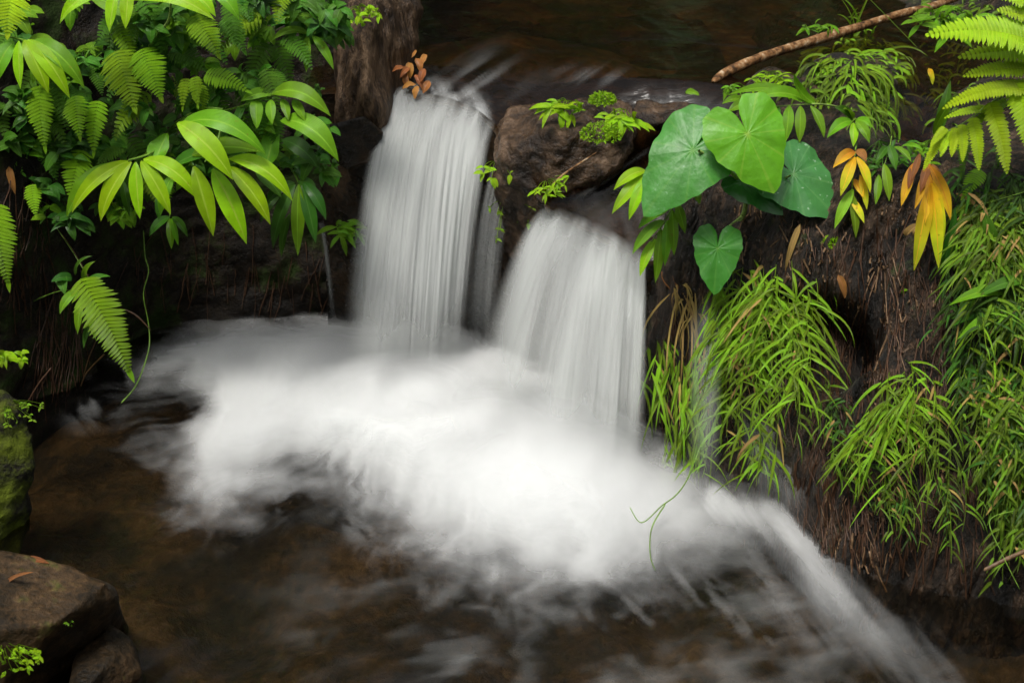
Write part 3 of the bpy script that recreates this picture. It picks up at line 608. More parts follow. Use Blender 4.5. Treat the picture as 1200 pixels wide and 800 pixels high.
# ---------------------------------------------------------------- rocks
def rock(name, pts, m, label, cat='rock', sub=5, amp=.02, freq=6, seed=1, bevel=.25, strx=(1, 1, 1)):
    bm = bmesh.new()
    for p in pts: bm.verts.new(p)
    r = bmesh.ops.convex_hull(bm, input=bm.verts)
    for v in [v for v in bm.verts if not v.link_faces]: bm.verts.remove(v)
    bmesh.ops.triangulate(bm, faces=bm.faces)
    me = bpy.data.meshes.new(name); bm.to_mesh(me); bm.free()
    o = bpy.data.objects.new(name, me); C.objects.link(o)
    rm = o.modifiers.new('r', 'REMESH'); rm.mode = 'VOXEL'; rm.voxel_size = max(max(o.dimensions) / 90, .004)
    sm = o.modifiers.new('s', 'SMOOTH'); sm.factor = .8; sm.iterations = int(8 * bevel * 4)
    bpy.context.view_layer.update(); dg = bpy.context.evaluated_depsgraph_get(); me2 = bpy.data.meshes.new_from_object(o.evaluated_get(dg)); o.modifiers.clear(); o.data = me2; me2.name = name
    n = len(me2.vertices); co = np.empty(n * 3, 'f'); me2.vertices.foreach_get('co', co); co = co.reshape(-1, 3); no = np.empty(n * 3, 'f'); me2.vertices.foreach_get('normal', no); no = no.reshape(-1, 3)
    c2 = co * np.array(strx)
    d = amp * (fbm(c2[:, 0] * freq, c2[:, 1] * freq, c2[:, 2] * freq, seed, 5) + .6 * (1 - 2 * np.abs(fbm(c2[:, 0] * freq * .6, c2[:, 1] * freq * .6, c2[:, 2] * freq * .6, seed + 5, 3))) - .3)
    co = co + no * d[:, None]; me2.vertices.foreach_set('co', co.astype('f').ravel()); me2.update(); me2.shade_smooth()
    me2.materials.clear(); me2.materials.append(m); 
    BV[name + str(seed)] = BVHTree.FromPolygons([tuple(p) for p in co], [tuple(f.vertices) for f in me2.polygons])
    recenter(o); return tag(o, label, cat)
def PZ(l): return [Pz(*p) for p in l]
rock('boulder', PZ([(-150, 655, .33), (-20, 643, .33), (30, 648, .32), (75, 657, .30), (128, 680, .27), (134, 700, .22), (108, 706, .24), (-40, 745, .27), (20, 740, .25), (70, 728, .25), (150, 748, -.2), (60, 830, -.15), (-80, 900, -.1), (140, 720, -.15), (-200, 780, .2)]),
     M['boulder'], 'flat-topped brown boulder with orange leaf bits in the bottom-left corner', 'boulder', amp=.022, freq=7, seed=3, bevel=.3)
rock('boulder', PZ([(95, 745, .06), (125, 728, .08), (150, 745, .06), (165, 790, .0), (150, 830, -.1), (80, 840, -.1), (90, 790, .08), (130, 770, .09), (60, 860, 0.05), (170, 800, -.2)]), M['boulder'], 'small reddish-brown rock in the water in front of the flat-topped boulder', 'boulder', amp=.018, freq=9, seed=13, bevel=.3)
rock('mossy_boulder', PZ([(-160, 470, .42), (-30, 452, .42), (5, 458, .42), (27, 478, .36), (38, 520, .25), (40, 560, .15), (38, 620, -.05), (20, 655, -.1), (-40, 690, -.1), (-200, 640, .1), (-100, 560, .3)]), M['mossy'], 'moss-covered dark boulder at the left edge of the pool', 'boulder', amp=.03, freq=8, seed=23, bevel=.5)
def PD(l): return [P(*p) for p in l]
rock('rock', PD([(580, 150, 5.05), (600, 128, 5.12), (650, 118, 5.16), (700, 112, 5.15), (745, 120, 5.08), (750, 150, 4.95), (735, 185, 4.86), (700, 208, 4.80), (650, 222, 4.78), (605, 215, 4.85), (582, 190, 4.95), (600, 170, 4.86), (660, 160, 4.82), (640, 320, 5.1), (600, 330, 5.15), (690, 240, 5.0), (590, 150, 5.3), (720, 130, 5.3), (585, 240, 5.0), (620, 250, 4.86)]),
     M['rockmid'], 'wet brown rock topped with herbs between the two waterfalls', 'rock', amp=.045, freq=8, seed=33, bevel=.35)
rock('rock', PD([(745, 118, 5.05), (790, 116, 5.02), (830, 125, 4.98), (835, 140, 4.92), (800, 143, 4.90), (760, 146, 4.92), (742, 135, 4.97), (790, 160, 5.1), (820, 150, 5.1)]),
     M['rockmid'], 'low greyish wet rock beside the herb tuft, above the heart-shaped leaves', 'rock', amp=.02, freq=9, seed=34, bevel=.35)
rock('rock', PD([(402, -30, 5.45), (485, -30, 5.55), (500, 10, 5.5), (478, 60, 5.4), (463, 92, 5.32), (464, 140, 5.2), (455, 165, 5.14), (400, 170, 5.1), (390, 140, 5.12), (398, 60, 5.25), (430, 60, 5.12), (430, 110, 5.06), (440, 0, 5.25), (400, 160, 5.5), (460, 150, 5.5), (470, 20, 5.9), (400, 20, 5.9)]),
     M['trunk'], 'tall brown bark-textured rock at the left side of the left waterfall', 'rock', amp=.03, freq=7, seed=43, bevel=.3, strx=(1.6, 1.6, .7))
rock('rock', PD([(388, 150, 5.05), (425, 138, 5.04), (448, 156, 5.08), (450, 176, 5.12), (435, 188, 5.08), (405, 196, 5.08), (386, 180, 5.12), (400, 150, 5.35), (448, 150, 5.35), (440, 190, 5.35)]),
     M['ledge'], 'dark blocky wet rock overhanging under the bark-textured rock', 'rock', amp=.02, freq=9, seed=53, bevel=.25)

# ---------------------------------------------------------------- fallen branch, sticks
def stick(name, pts, rad, m, label, cat='stick', k=10, knots=.15):
    mb = MB(); path = catmull(pts, 8); n = len(path)
    rr = [np.interp(i / (n - 1), np.linspace(0, 1, len(rad)), rad) * (1 + knots * random.uniform(-1, 1)) for i in range(n)]
    rr[0] *= .3; rr[-1] *= .3
    tube(mb, path, rr, k); o = mb.build(name, m); recenter(o); return tag(o, label, cat)
stick('branch', PD([(836, 96, 5.14), (850, 86, 5.22), (890, 68, 5.33), (940, 52, 5.5), (1000, 34, 5.7), (1050, 18, 5.85), (1092, 8, 6.0), (1130, -6, 6.2)]), [.010, .021, .017, .021, .016, .018, .014], M['bark'], 'fallen orange-brown branch lying at the edge of the upper stream', 'branch', 18, .05)
stick('stick', PD([(1153, 668, 3.22), (1175, 657, 3.23), (1205, 644, 3.25), (1250, 628, 3.3)]), [.005, .006, .006], M['root_pale'], 'short pale cut stick sticking out of the grass at lower right', 'stick', 8)
stick('stick', PD([(33, 470, 4.2), (45, 450, 4.22), (60, 431, 4.24)]), [.003, .003], M['root'], 'small reddish twig standing on the mossy boulder', 'stick', 6)
stick('stick', PD([(700, 178, 4.80), (660, 205, 4.78), (640, 225, 4.76)]), [.002, .005, .002], M['bark'], 'mossy twig lying across the top of the right fall', 'stick', 8)

# ---------------------------------------------------------------- plants
def LEAF(u0, v0, u1, v1, w, d0, d1=None, m='leaf_mid', b=.12, bd=None, fold=.3, sh='lance', nrm=None, label=None, nm='leaf', ny=14, nx=6, wave=.02):
    return dict(u0=u0, v0=v0, u1=u1, v1=v1, w=w, d0=d0, d1=d1 or d0 - .06, m=m, b=b, bd=bd, fold=fold, sh=sh, nrm=nrm, label=label, nm=nm, ny=ny, nx=nx, wave=wave)
def pxm(d): return d * 1.06 / FPX        # metres per photo pixel near depth d
def plant(name, label, cat, leaves, stems=(), group=None, stem_m='stem'):
    c = P(leaves[0]['u0'], leaves[0]['v0'], leaves[0]['d0']) if leaves else P(*stems[0][0][0]); t = thing(name, c, label, cat, group)
    for (pts, r) in stems:
        mb = MB(); path = catmull([P(*p) for p in pts], 7); n = len(path); tube(mb, path, [r * (1 - .5 * i / n) for i in range(n)], 8); mb.build('stem', M[stem_m], t)
    for l in leaves:
        mb = MB(); p0 = P(l['u0'], l['v0'], l['d0']); p1 = P(l['u1'], l['v1'], l['d1']); 
        nrm = Vector(l['nrm']) if l['nrm'] else N0 + Vector((random.uniform(-.35, .35), random.uniform(-.15, .15), random.uniform(-.15, .15)))
        blade(mb, p0, p1, l['w'] * pxm(l['d0']) * .93, l['b'], nrm, l['sh'], l['ny'], l['nx'], l['fold'], Vector(l['bd']) if l['bd'] else None, wave=l['wave'])
        o = mb.build(l['nm'], M[l['m']], t)
        if l['label']: o['label'] = l['label']
    return t
Q = LEAF
# big bright shoot at the centre of the left foliage
plant('ginger_shoot', 'bright yellow-green shoot of hanging lance leaves, lowest of the left foliage', 'plant', [
    Q(135, 192, 78, 254, 24, 4.62, m='leaf_mid'), Q(150, 189, 84, 250, 22, 4.60, m='leaf_bright'), Q(154, 190, 118, 260, 25, 4.58, m='leaf_bright', b=.10), Q(159, 190, 164, 257, 20, 4.57, m='leaf_bright', b=.05),
    Q(165, 189, 200, 252, 21, 4.58, m='leaf_bright', b=.10), Q(168, 187, 234, 236, 24, 4.60, m='leaf_bright', b=.2), Q(182, 187, 196, 156, 32, 4.66, 4.72, m='leaf_mid', b=.0, sh='ovate'), Q(144, 212, 152, 254, 12, 4.68, m='leaf_dim'),
    Q(203, 205, 188, 252, 16, 4.70, m='leaf_mid'), Q(192, 222, 186, 258, 13, 4.72, m='leaf_dim')],
    [([(215, 150, 4.95), (196, 158, 4.85), (180, 178, 4.68), (150, 188, 4.60)], .006)])
plant('ginger_shoot', 'large shoot of broad overlapping bright leaves in the middle of the left foliage', 'plant', [
    Q(212, 146, 312, 182, 30, 4.60, 4.52, m='leaf_mid', b=.22), Q(200, 196, 290, 182, 24, 4.68, 4.64, m='leaf_dim', b=.12), Q(225, 182, 306, 178, 26, 4.66, 4.6, m='leaf_mid', b=.1), Q(208, 144, 273, 211, 31, 4.52, 4.44, m='leaf_bright', b=.12),
    Q(227, 195, 250, 277, 26, 4.55, m='leaf_bright', b=.06), Q(249, 198, 289, 286, 28, 4.54, m='leaf_bright', b=.08), Q(267, 195, 317, 264, 24, 4.56, m='leaf_bright', b=.12), Q(268, 186, 343, 236, 26, 4.58, m='leaf_bright', b=.2),
    Q(312, 194, 324, 146, 32, 4.70, 4.78, m='leaf_mid', b=.0, sh='ovate'), Q(300, 200, 330, 232, 18, 4.7, m='leaf_dim')],
    [([(196, 160, 4.95), (205, 146, 4.8), (235, 128, 4.72), (262, 128, 4.68)], .007), ([(262, 130, 4.7), (255, 165, 4.64), (240, 190, 4.58)], .005)])
plant('ginger_shoot', 'arching shoot reaching right towards the waterfall, small leaves hanging under its stem', 'plant', [
    Q(318, 110, 388, 137, 24, 4.66, 4.58, m='leaf_mid', b=.22), Q(300, 118, 301, 151, 17, 4.66, m='leaf_mid', b=.05, sh='ovate'), Q(317, 117, 319, 146, 14, 4.65, m='leaf_mid', b=.05), Q(331, 116, 338, 141, 12, 4.64, m='leaf_mid', b=.05),
    Q(343, 117, 358, 143, 12, 4.63, m='leaf_mid', b=.1), Q(320, 109, 282, 119, 17, 4.68, 4.66, m='leaf_mid', b=.1), Q(329, 141, 397, 190, 32, 4.62, 4.52, m='leaf_mid', b=.22), Q(331, 164, 373, 197, 22, 4.72, 4.66, m='leaf_dark', b=.15), Q(288, 122, 276, 150, 14, 4.72, m='leaf_dim')],
    [([(262, 130, 4.75), (285, 124, 4.7), (318, 112, 4.66), (340, 112, 4.64)], .004)])
plant('ginger_shoot', 'overhanging bright leafy shoot cut by the top edge of the photo at left', 'plant', [
    Q(128, -6, 70, 28, 20, 4.60, m='leaf_bright', b=.2), Q(136, -14, 128, 38, 18, 4.56, m='leaf_bright', b=.02), Q(151, -14, 147, 34, 17, 4.55, m='leaf_bright', b=.02), Q(155, 0, 252, 24, 28, 4.58, 4.5, m='leaf_bright', b=.16), Q(214, -12, 253, 20, 20, 4.6, m='leaf_bright', b=.15),
    Q(245, -10, 280, 24, 22, 4.62, m='leaf_mid', b=.2), Q(160, 18, 100, -8, 24, 4.7, 4.75, m='leaf_mid', b=.0), Q(200, 5, 130, -5, 20, 4.72, m='leaf_dim')],
    [([(170, 62, 4.85), (182, 44, 4.75), (198, 22, 4.66), (200, -10, 4.6)], .006)], stem_m='stem_pale')
plant('ginger_shoot', 'bright fan of leaves at the left edge near the top of the photo', 'plant', [
    Q(16, 49, -6, 100, 24, 4.56, m='leaf_mid', b=.12), Q(22, 48, 24, 105, 15, 4.50, m='leaf_bright', b=.04), Q(28, 47, 57, 110, 22, 4.50, m='leaf_bright', b=.1), Q(32, 47, 82, 116, 22, 4.51, m='leaf_bright', b=.14), Q(38, 48, 99, 104, 24, 4.53, m='leaf_mid', b=.18), Q(34, 46, 72, 62, 16, 4.6, m='leaf_mid', b=.15)],
    [([(-20, 30, 4.7), (0, 40, 4.6), (28, 47, 4.53)], .005)])
plant('ginger_shoot', 'dark glossy rosette of drooping leaves above the thin trickle', 'plant', [
    Q(345, 214, 312, 240, 18, 4.74, m='leaf_dark', b=.15), Q(346, 216, 320, 292, 19, 4.70, m='leaf_dark', b=.1), Q(350, 216, 349, 300, 18, 4.68, m='leaf_mid', b=.06), Q(354, 216, 370, 285, 18, 4.69, m='leaf_dark', b=.08), Q(356, 214, 382, 258, 16, 4.70, m='leaf_dark', b=.15), Q(350, 212, 372, 232, 16, 4.74, m='leaf_dark', b=.2),
    Q(340, 250, 330, 302, 12, 4.78, m='leaf_dim'), Q(352, 206, 335, 190, 16, 4.8, m='leaf_dark'), Q(330, 225, 305, 262, 15, 4.8, m='leaf_dark')],
    [([(330, 190, 5.0), (340, 196, 4.85), (350, 214, 4.74)], .005)])
plant('ginger_shoot', 'small drooping dark-leaved shoot beside the top of the bark-textured rock', 'plant', [
    Q(362, 40, 316, 50, 12, 4.85, m='leaf_mid', b=.2), Q(360, 42, 359, 85, 11, 4.83, m='leaf_mid', b=.05), Q(366, 42, 391, 82, 12, 4.83, m='leaf_mid', b=.12), Q(372, 46, 396, 60, 12, 4.86, m='leaf_dim', b=.2), Q(362, 36, 345, 22, 11, 4.9, m='leaf_dim')],
    [([(385, 15, 5.05), (376, 30, 4.95), (364, 40, 4.86)], .003)])
plant('ginger_shoot', 'small hanging sprig below the gap between the two big bright shoots', 'plant', [
    Q(199, 254, 175, 277, 12, 4.78, m='leaf_dim', b=.15), Q(199, 256, 201, 292, 11, 4.76, m='leaf_mid', b=.05), Q(201, 256, 209, 288, 8, 4.76, m='leaf_mid', b=.05), Q(202, 254, 220, 278, 11, 4.77, m='leaf_dim', b=.15)], [([(196, 225, 4.95), (199, 254, 4.78)], .0025)])
plant('lance_leaf_plant', 'narrow-leaved plant hanging over the lower left bank beside the lowest fern', 'plant', [
    Q(92, 340, 70, 368, 14, 4.62, m='leaf_mid', b=.15), Q(96, 348, 91, 392, 13, 4.6, m='leaf_mid', b=.06), Q(104, 350, 112, 398, 13, 4.59, m='leaf_mid', b=.08), Q(100, 338, 130, 324, 10, 4.64, m='leaf_dim', b=.15), Q(98, 330, 112, 306, 9, 4.66, 4.6, m='leaf_mid', b=.1), Q(84, 326, 60, 330, 14, 4.66, m='leaf_dark', sh='ovate'),
    Q(70, 322, 76, 345, 16, 4.66, m='leaf_dim', sh='ovate'), Q(110, 372, 98, 408, 9, 4.62, m='leaf_dim'), Q(88, 322, 108, 300, 8, 4.7, m='leaf_dim')], [([(20, 365, 4.85), (45, 350, 4.75), (75, 340, 4.68), (98, 342, 4.62)], .0028), ([(60, 258, 4.9), (85, 295, 4.75), (112, 340, 4.66)], .0016)])
def zfern(name, label, spec, cat='fern', group=None, stems=()):
    """spec: list of (u0,v0,u1,v1,w,d,mat,n)"""
    c = P(spec[0][0], spec[0][1], spec[0][5]); t = thing(name, c, label, cat, group)
    for (pts, r) in stems:
        mb = MB(); path = catmull([P(*p) for p in pts], 7); tube(mb, path, [r] * len(path), 6); mb.build('stem', M['stem_brown'], t)
    for (u0, v0, u1, v1, w, d, m, n) in spec:
        mb = MB(); p0 = P(u0, v0, d); p1 = P(u1, v1, d - .07); nrm = N0 + Vector((random.uniform(-.25, .25), 0, random.uniform(-.1, .1)))
        frond(mb, p0, p1, w * pxm(d), n, .10, nrm, pw=(p1 - p0).length / n * 1.12, fwd=.3, teeth=.0, ny=5, nx=2)
        # drip tip
        blade(mb, p0 + (p1 - p0) * .9, p1 + (p1 - p0) * .10, .09 * w * pxm(d) + .003, .03, nrm, 'lance', 6, 2)
        mb.build('frond', M[m], t)
    return t
zfern('fern', 'pair of bright ribbed fern fronds near the upper middle of the left foliage', [(134, 60, 158, 128, 62, 4.72, 'fern_mid', 18), (164, 58, 189, 116, 52, 4.72, 'fern_mid', 18), (150, 62, 118, 78, 30, 4.8, 'fern_dim', 12)])
zfern('fern', 'narrow hanging fern frond directly below the left-edge leaf fan', [(46, 100, 53, 174, 42, 4.72, 'fern_mid', 18)])
zfern('fern', 'two short bright fern fronds side by side left of the lowest bright shoot', [(88, 112, 94, 162, 40, 4.68, 'fern_mid', 15), (116, 118, 110, 180, 34, 4.70, 'fern_mid', 15)])
zfern('fern', 'ribbed fern frond hanging just under the top shoot, right of its stem', [(226, 18, 256, 66, 46, 4.72, 'fern_mid', 16)])
zfern('fern', 'dim fern frond at the upper right of the left foliage against dark earth', [(262, 22, 287, 62, 36, 4.82, 'fern_dim', 15)])
zfern('fern', 'dim fern frond behind the bright pair, pointing right', [(200, 58, 243, 84, 40, 4.85, 'fern_dim', 15)])
zfern('fern', 'bright fern frond arching right above the big central leaves', [(240, 88, 291, 108, 36, 4.72, 'fern_mid', 15), (228, 90, 232, 125, 22, 4.72, 'fern_mid', 10), (218, 92, 214, 128, 20, 4.76, 'fern_mid', 10)])
zfern('fern', 'small fern frond right behind the lowest bright shoot on its left', [(98, 176, 84, 236, 44, 4.74, 'fern_mid', 16)])
zfern('fern', 'tiny fern frond low at the left beside dead stalks', [(38, 216, 42, 254, 26, 4.72, 'fern_mid', 13)])
zfern('fern', 'bright fern frond in the top left corner', [(18, -14, 9, 42, 56, 4.60, 'fern_bright', 15)])
zfern('fern', 'bright fern frond at the left edge beside the bare bank', [(-4, 238, 10, 334, 50, 4.60, 'fern_mid', 22)])
zfern('fern', 'dim fern fronds at the left edge under the leaf fan', [(-4, 100, 8, 168, 36, 4.80, 'fern_dim', 15), (0, 178, 28, 205, 26, 4.82, 'fern_dim', 12)])
zfern('fern', 'lowest bright fern frond on the left, hanging over the pool edge', [(94, 326, 152, 438, 70, 4.52, 'fern_mid', 27)], stems=[([(95, 452, 4.72), (102, 436, 4.65), (122, 415, 4.56)], .0025), ([(98, 440, 4.72), (104, 420, 4.68), (112, 400, 4.6)], .002)])
LM = [(55, 75, 'the edge leaf fan'), (190, 5, 'the top-edge leafy shoot'), (158, 95, 'the bright fern pair'), (90, 140, 'the two short ferns'), (160, 225, 'the lowest bright shoot'), (265, 215, 'the big central leaves'), (318, 125, 'the arching shoot'), (350, 250, 'the dark glossy rosette'), (265, 98, 'the right-arching fern'), (365, 60, 'the rock-side shoot'), (10, 290, 'the lower edge fern'), (245, 40, 'the top-shoot fern'), (12, 15, 'the corner fern'), (200, 80, 'the shoot stem')]
USED = {}
def where(u, v):
    x, y, n = min(LM, key=lambda l: (l[0] - u) ** 2 + (l[1] - v) ** 2); dx, dy = u - x, v - y
    if abs(dx) < 12 and abs(dy) < 12: r = 'just behind'
    elif abs(dy) > 1.6 * abs(dx): r = 'just below' if dy > 0 else 'just above'
    elif abs(dx) > 1.6 * abs(dy): r = 'just right of' if dx > 0 else 'just left of'
    else: r = ('below' if dy > 0 else 'above') + (' right of' if dx > 0 else ' left of')
    return r + ' ' + n
FILL = []
def settle():
    by = {}
    for o, head, u, v in FILL: by.setdefault(head + ', ' + where(u, v), []).append((u, v, o))
    for k, l in by.items():
        l.sort(key=lambda a: a[0])
        for i, (u, v, o) in enumerate(l):
            pre = '' if len(l) == 1 else ('left one, ' if i == 0 else 'right one, ') if len(l) == 2 else ('leftmost, ' if i == 0 else 'rightmost, ' if i == len(l) - 1 else '%s from left, ' % ['', 'second', 'third', 'fourth', 'fifth', 'sixth', 'seventh', 'eighth', 'ninth'][i])
            o['label'] = pre + k
# fill behind: dim fern fronds and herb sprigs rooted on the bank face
random.seed(21)
LB = ['left_bank']
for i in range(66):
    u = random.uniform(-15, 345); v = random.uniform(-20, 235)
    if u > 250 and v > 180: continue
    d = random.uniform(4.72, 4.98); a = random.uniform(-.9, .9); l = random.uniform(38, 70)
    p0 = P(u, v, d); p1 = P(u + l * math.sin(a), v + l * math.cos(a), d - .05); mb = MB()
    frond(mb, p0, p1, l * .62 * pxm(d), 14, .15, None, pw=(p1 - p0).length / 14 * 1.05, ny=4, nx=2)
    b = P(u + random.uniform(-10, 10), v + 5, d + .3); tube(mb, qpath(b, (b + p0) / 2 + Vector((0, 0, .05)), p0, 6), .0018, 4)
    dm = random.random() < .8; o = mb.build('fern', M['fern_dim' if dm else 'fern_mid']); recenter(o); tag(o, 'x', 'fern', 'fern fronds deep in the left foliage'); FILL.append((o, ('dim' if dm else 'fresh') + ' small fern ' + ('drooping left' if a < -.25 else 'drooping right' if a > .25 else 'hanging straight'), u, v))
def herb(u, v, d, n, sz, m, spread=26, ang=0.0, shape='ovate', up=False):
    mb = MB()
    b = P(u, v, d + .12)
    for k in range(n):
        a = random.uniform(-1, 1) * 1.3 + ang; r = random.uniform(.3, 1) * spread
        c = P(u + r * math.sin(a), v + (-1 if up else 1) * r * math.cos(a) * .8, d - random.uniform(-.05, .08))
        tube(mb, qpath(b, (b + c) / 2 + Vector((0, -.03, .03)), c, 5), .0012, 3)
        for q in range(random.choice((2, 3, 4))):
            aa = random.uniform(0, 6.28); l = sz * random.uniform(.6, 1.2)
            e = c + (Vector((math.cos(aa), -.4, math.sin(aa) * .7 - .25))).normalized() * (l * pxm(d))
            blade(mb, c, e, l * (.5 if shape == 'ovate' else .27) * pxm(d), .12, N0 + Vector((random.uniform(-.5, .5), random.uniform(-.3, .3), 0)), shape, 5, 2, .2)
    return mb
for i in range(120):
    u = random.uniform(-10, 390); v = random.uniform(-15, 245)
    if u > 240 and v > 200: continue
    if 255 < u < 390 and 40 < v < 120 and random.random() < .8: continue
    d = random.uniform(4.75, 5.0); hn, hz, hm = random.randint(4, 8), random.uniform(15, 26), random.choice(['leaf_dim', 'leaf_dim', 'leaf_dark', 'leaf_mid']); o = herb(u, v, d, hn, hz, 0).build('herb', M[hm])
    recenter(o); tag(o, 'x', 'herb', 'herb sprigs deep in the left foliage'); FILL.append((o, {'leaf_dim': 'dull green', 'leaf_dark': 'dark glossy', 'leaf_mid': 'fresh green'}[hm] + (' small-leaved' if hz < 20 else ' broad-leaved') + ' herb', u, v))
def one(mb, name, m, label, cat, group=None):
    o = mb.build(name, M[m]); recenter(o); return tag(o, label, cat, group)
one(herb(420, 8, 5.1, 16, 10, 0, 30, .3), 'herb', 'leaf_bright', 'bright small-leaved herb hanging at the top beside the bark-textured rock', 'herb')
one(herb(372, 100, 5.1, 6, 8, 0, 14), 'herb', 'leaf_dim', 'tiny dim herb on the bank left of the bark-textured rock', 'herb')
one(herb(410, 262, 5.18, 12, 24, 0, 22, 0, 'lance'), 'herb', 'leaf_mid', 'blurry green leaf tuft beside the left waterfall, in the dark recess', 'herb')
one(herb(12, 425, 4.3, 12, 15, 0, 26, .0, 'ovate', True), 'herb', 'leaf_bright', 'bright round-leaved herb growing on top of the mossy boulder', 'herb')
one(herb(10, 470, 3.92, 34, 6, 0, 40, .2, 'ovate'), 'herb', 'grass', 'tiny creeping leaves on the face of the mossy boulder', 'herb')
one(herb(8, 752, 2.92, 40, 9, 0, 46, .0, 'ovate'), 'herb', 'leaf_bright', 'bright small leaves growing on the boulder in the bottom-left corner', 'herb')
one(herb(80, 725, 3.08, 6, 6, 0, 12, .0, 'ovate'), 'herb', 'leaf_mid', 'tiny plant on the shaded side of the flat-topped boulder', 'herb')
one(herb(580, 190, 4.9, 9, 12, 0, 30, 0.1), 'herb', 'leaf_bright', 'small leafy sprig between the waterfalls, at the left end of the wet rock', 'herb')
one(herb(590, 235, 4.92, 8, 7, 0, 60, .1), 'herb', 'grass', 'mossy hanging growth down the edge beside the right waterfall', 'herb')
one(herb(640, 212, 4.72, 14, 13, 0, 28, .6, 'lance'), 'herb', 'leaf_bright', 'leafy sprig on the lower edge of the wet rock over the right waterfall', 'herb')
one(herb(664, 118, 4.86, 12, 24, 0, 22, -.2, 'lance'), 'herb', 'leaf_bright', 'narrow-leaved tuft on top of the wet rock, left of the moss cushion', 'herb')
one(herb(730, 128, 4.84, 12, 23, 0, 28, .2, 'lance'), 'herb', 'leaf_bright', 'narrow-leaved sprig on top of the wet rock, right of the moss cushion', 'herb')
# moss cushion
def cushion(u, v, ru, d, label):
    mb = MB(); c = P(u, v, d); R_ = ru * pxm(d)
    for k in range(500):
        a = random.uniform(0, 6.283); e = math.acos(random.uniform(-.2, 1)); nn = Vector((math.sin(e) * math.cos(a), -abs(math.sin(e) * math.sin(a)), math.cos(e)))
        p = c + Vector((nn.x * R_ * 1.1, nn.y * R_, nn.z * R_ * .75)); blade(mb, p, p + nn * .008 + Vector((random.uniform(-1, 1), random.uniform(-1, 1), random.uniform(-1, 1))) * .006, .007, .1, nn, 'ovate', 3, 2, .2)
    one(mb, 'moss_cushion', 'leaf_bright', label, 'moss')
cushion(704, 158, 19, 4.74, 'round bright green moss cushion on the wet rock between the falls')
cushion(706, 118, 12, 4.95, 'smaller upper moss cushion behind the herbs on the wet rock')
cushion(975, 286, 11, 4.24, 'small round green cushion on the matted root wall below the yellow leaves')

settle()
# ---- taro with heart-shaped leaves
def heart(ctr, tipv, lobes, wid, m, parent, cup=.10, label=None, d=4.4, holes=False, tiltn=None):
    """ctr (u,v,d) petiole joint; tipv (u,v,d) tip; lobes = backward lobe length as a share of the blade; wid px"""
    c = P(*ctr); tp = P(*tipv); ax = tp - c; L = ax.length; T = ax.normalized(); n = Vector(tiltn) if tiltn else N0.copy(); n = (n - T * n.dot(T)).normalized(); S = T.cross(n)
    W = wid * pxm(ctr[2]) * .5; mb = MB(); na, nr = 84, 12; pts = []; uvs = []
    for i in range(na + 1):
        th = (i / na) * 2 * math.pi            # 0 = towards the notch, pi = tip
        a = abs(th - math.pi) / math.pi          # 0 tip .. 1 notch
        # outline: keyed radii by angle from the tip
        r_l = np.interp(a, [0, .10, .25, .45, .62, .78, .90, .965, 1.0], [1.0, .80, .63, .61, .70, .80, .76, .52, .14])
        ang = th - math.pi
        ct, st = math.cos(ang), math.sin(ang)
        fx = r_l * ct; fy = r_l * st
        ax_l = fx * L if fx > 0 else fx * L * lobes * 1.35
        sc2 = W / .69
        edge_w = 1 + .018 * math.sin(th * 9) + .012 * math.sin(th * 17 + 1)
        for j in range(nr + 1):
            q = j / nr; X = ax_l * q * edge_w; Y = fy * sc2 * q * edge_w
            Z = -cup * L * (X / L) ** 2 - cup * 1.2 * W * (Y / W) ** 2 + .024 * L * math.sin(th * 6 + ctr[0]) * q * q + .05 * abs(Y)
            pts.append(c + T * X + S * Y + n * Z); uvs.append((i / na, q))
    mb.grid(pts, uvs, na + 1, nr + 1, .5); o = mb.build('leaf', M[m], parent)
    if label: o['label'] = label
    return o
tr = thing('taro_plant', P(862, 262, 4.5), 'taro plant with big heart-shaped green leaves above the right waterfall', 'plant')
def petiole(t, pts, r, m='stem_pale'):
    mb = MB(); path = catmull([P(*p) for p in pts], 8); n = len(path); tube(mb, path, [r * (1 - .4 * i / n) for i in range(n)], 8); mb.build('petiole', M[m], t)
heart((812, 176, 4.32), (752, 250, 4.22), .58, 104, 'taro', tr, .16, 'big blue-green heart leaf')
heart((876, 157, 4.26), (910, 226, 4.18), .60, 100, 'taro_bright', tr, .16, 'bright mid-green heart leaf with a pale rib', tiltn=(-.15, -.6, .78))
heart((930, 204, 4.34), (986, 254, 4.26), .50, 96, 'taro_grey', tr, .12, 'greyish drooping heart leaf with water specks', tiltn=(.25, -.75, .6))
heart((870, 214, 4.36), (919, 250, 4.28), .35, 46, 'taro_dark', tr, .12, 'dark lower leaf partly hidden', tiltn=(.1, -.8, .6))
heart((841, 291, 4.30), (837, 346, 4.24), .52, 62, 'taro', tr, .06, 'small lowest heart leaf with a hole', tiltn=(0, -.85, .5))
petiole(tr, [(866, 262, 4.52), (874, 240, 4.45), (866, 212, 4.38), (838, 188, 4.34), (819, 177, 4.30)], .0085); petiole(tr, [(870, 258, 4.52), (876, 215, 4.45), (877, 160, 4.36)], .006)
petiole(tr, [(872, 258, 4.52), (890, 225, 4.5), (926, 206, 4.3)], .006); petiole(tr, [(872, 252, 4.52), (866, 256, 4.46), (850, 270, 4.38), (841, 289, 4.31)], .0045)
plant('ginger_shoot', 'pair of light green leaves left of the biggest heart-shaped leaf', 'plant', [
    Q(757, 200, 719, 223, 15, 4.42, m='leaf_bright', b=.15), Q(756, 205, 717, 251, 16, 4.40, m='leaf_bright', b=.08), Q(757, 208, 737, 258, 15, 4.39, m='leaf_bright', b=.08)], [([(790, 190, 4.5), (757, 202, 4.42)], .003)])
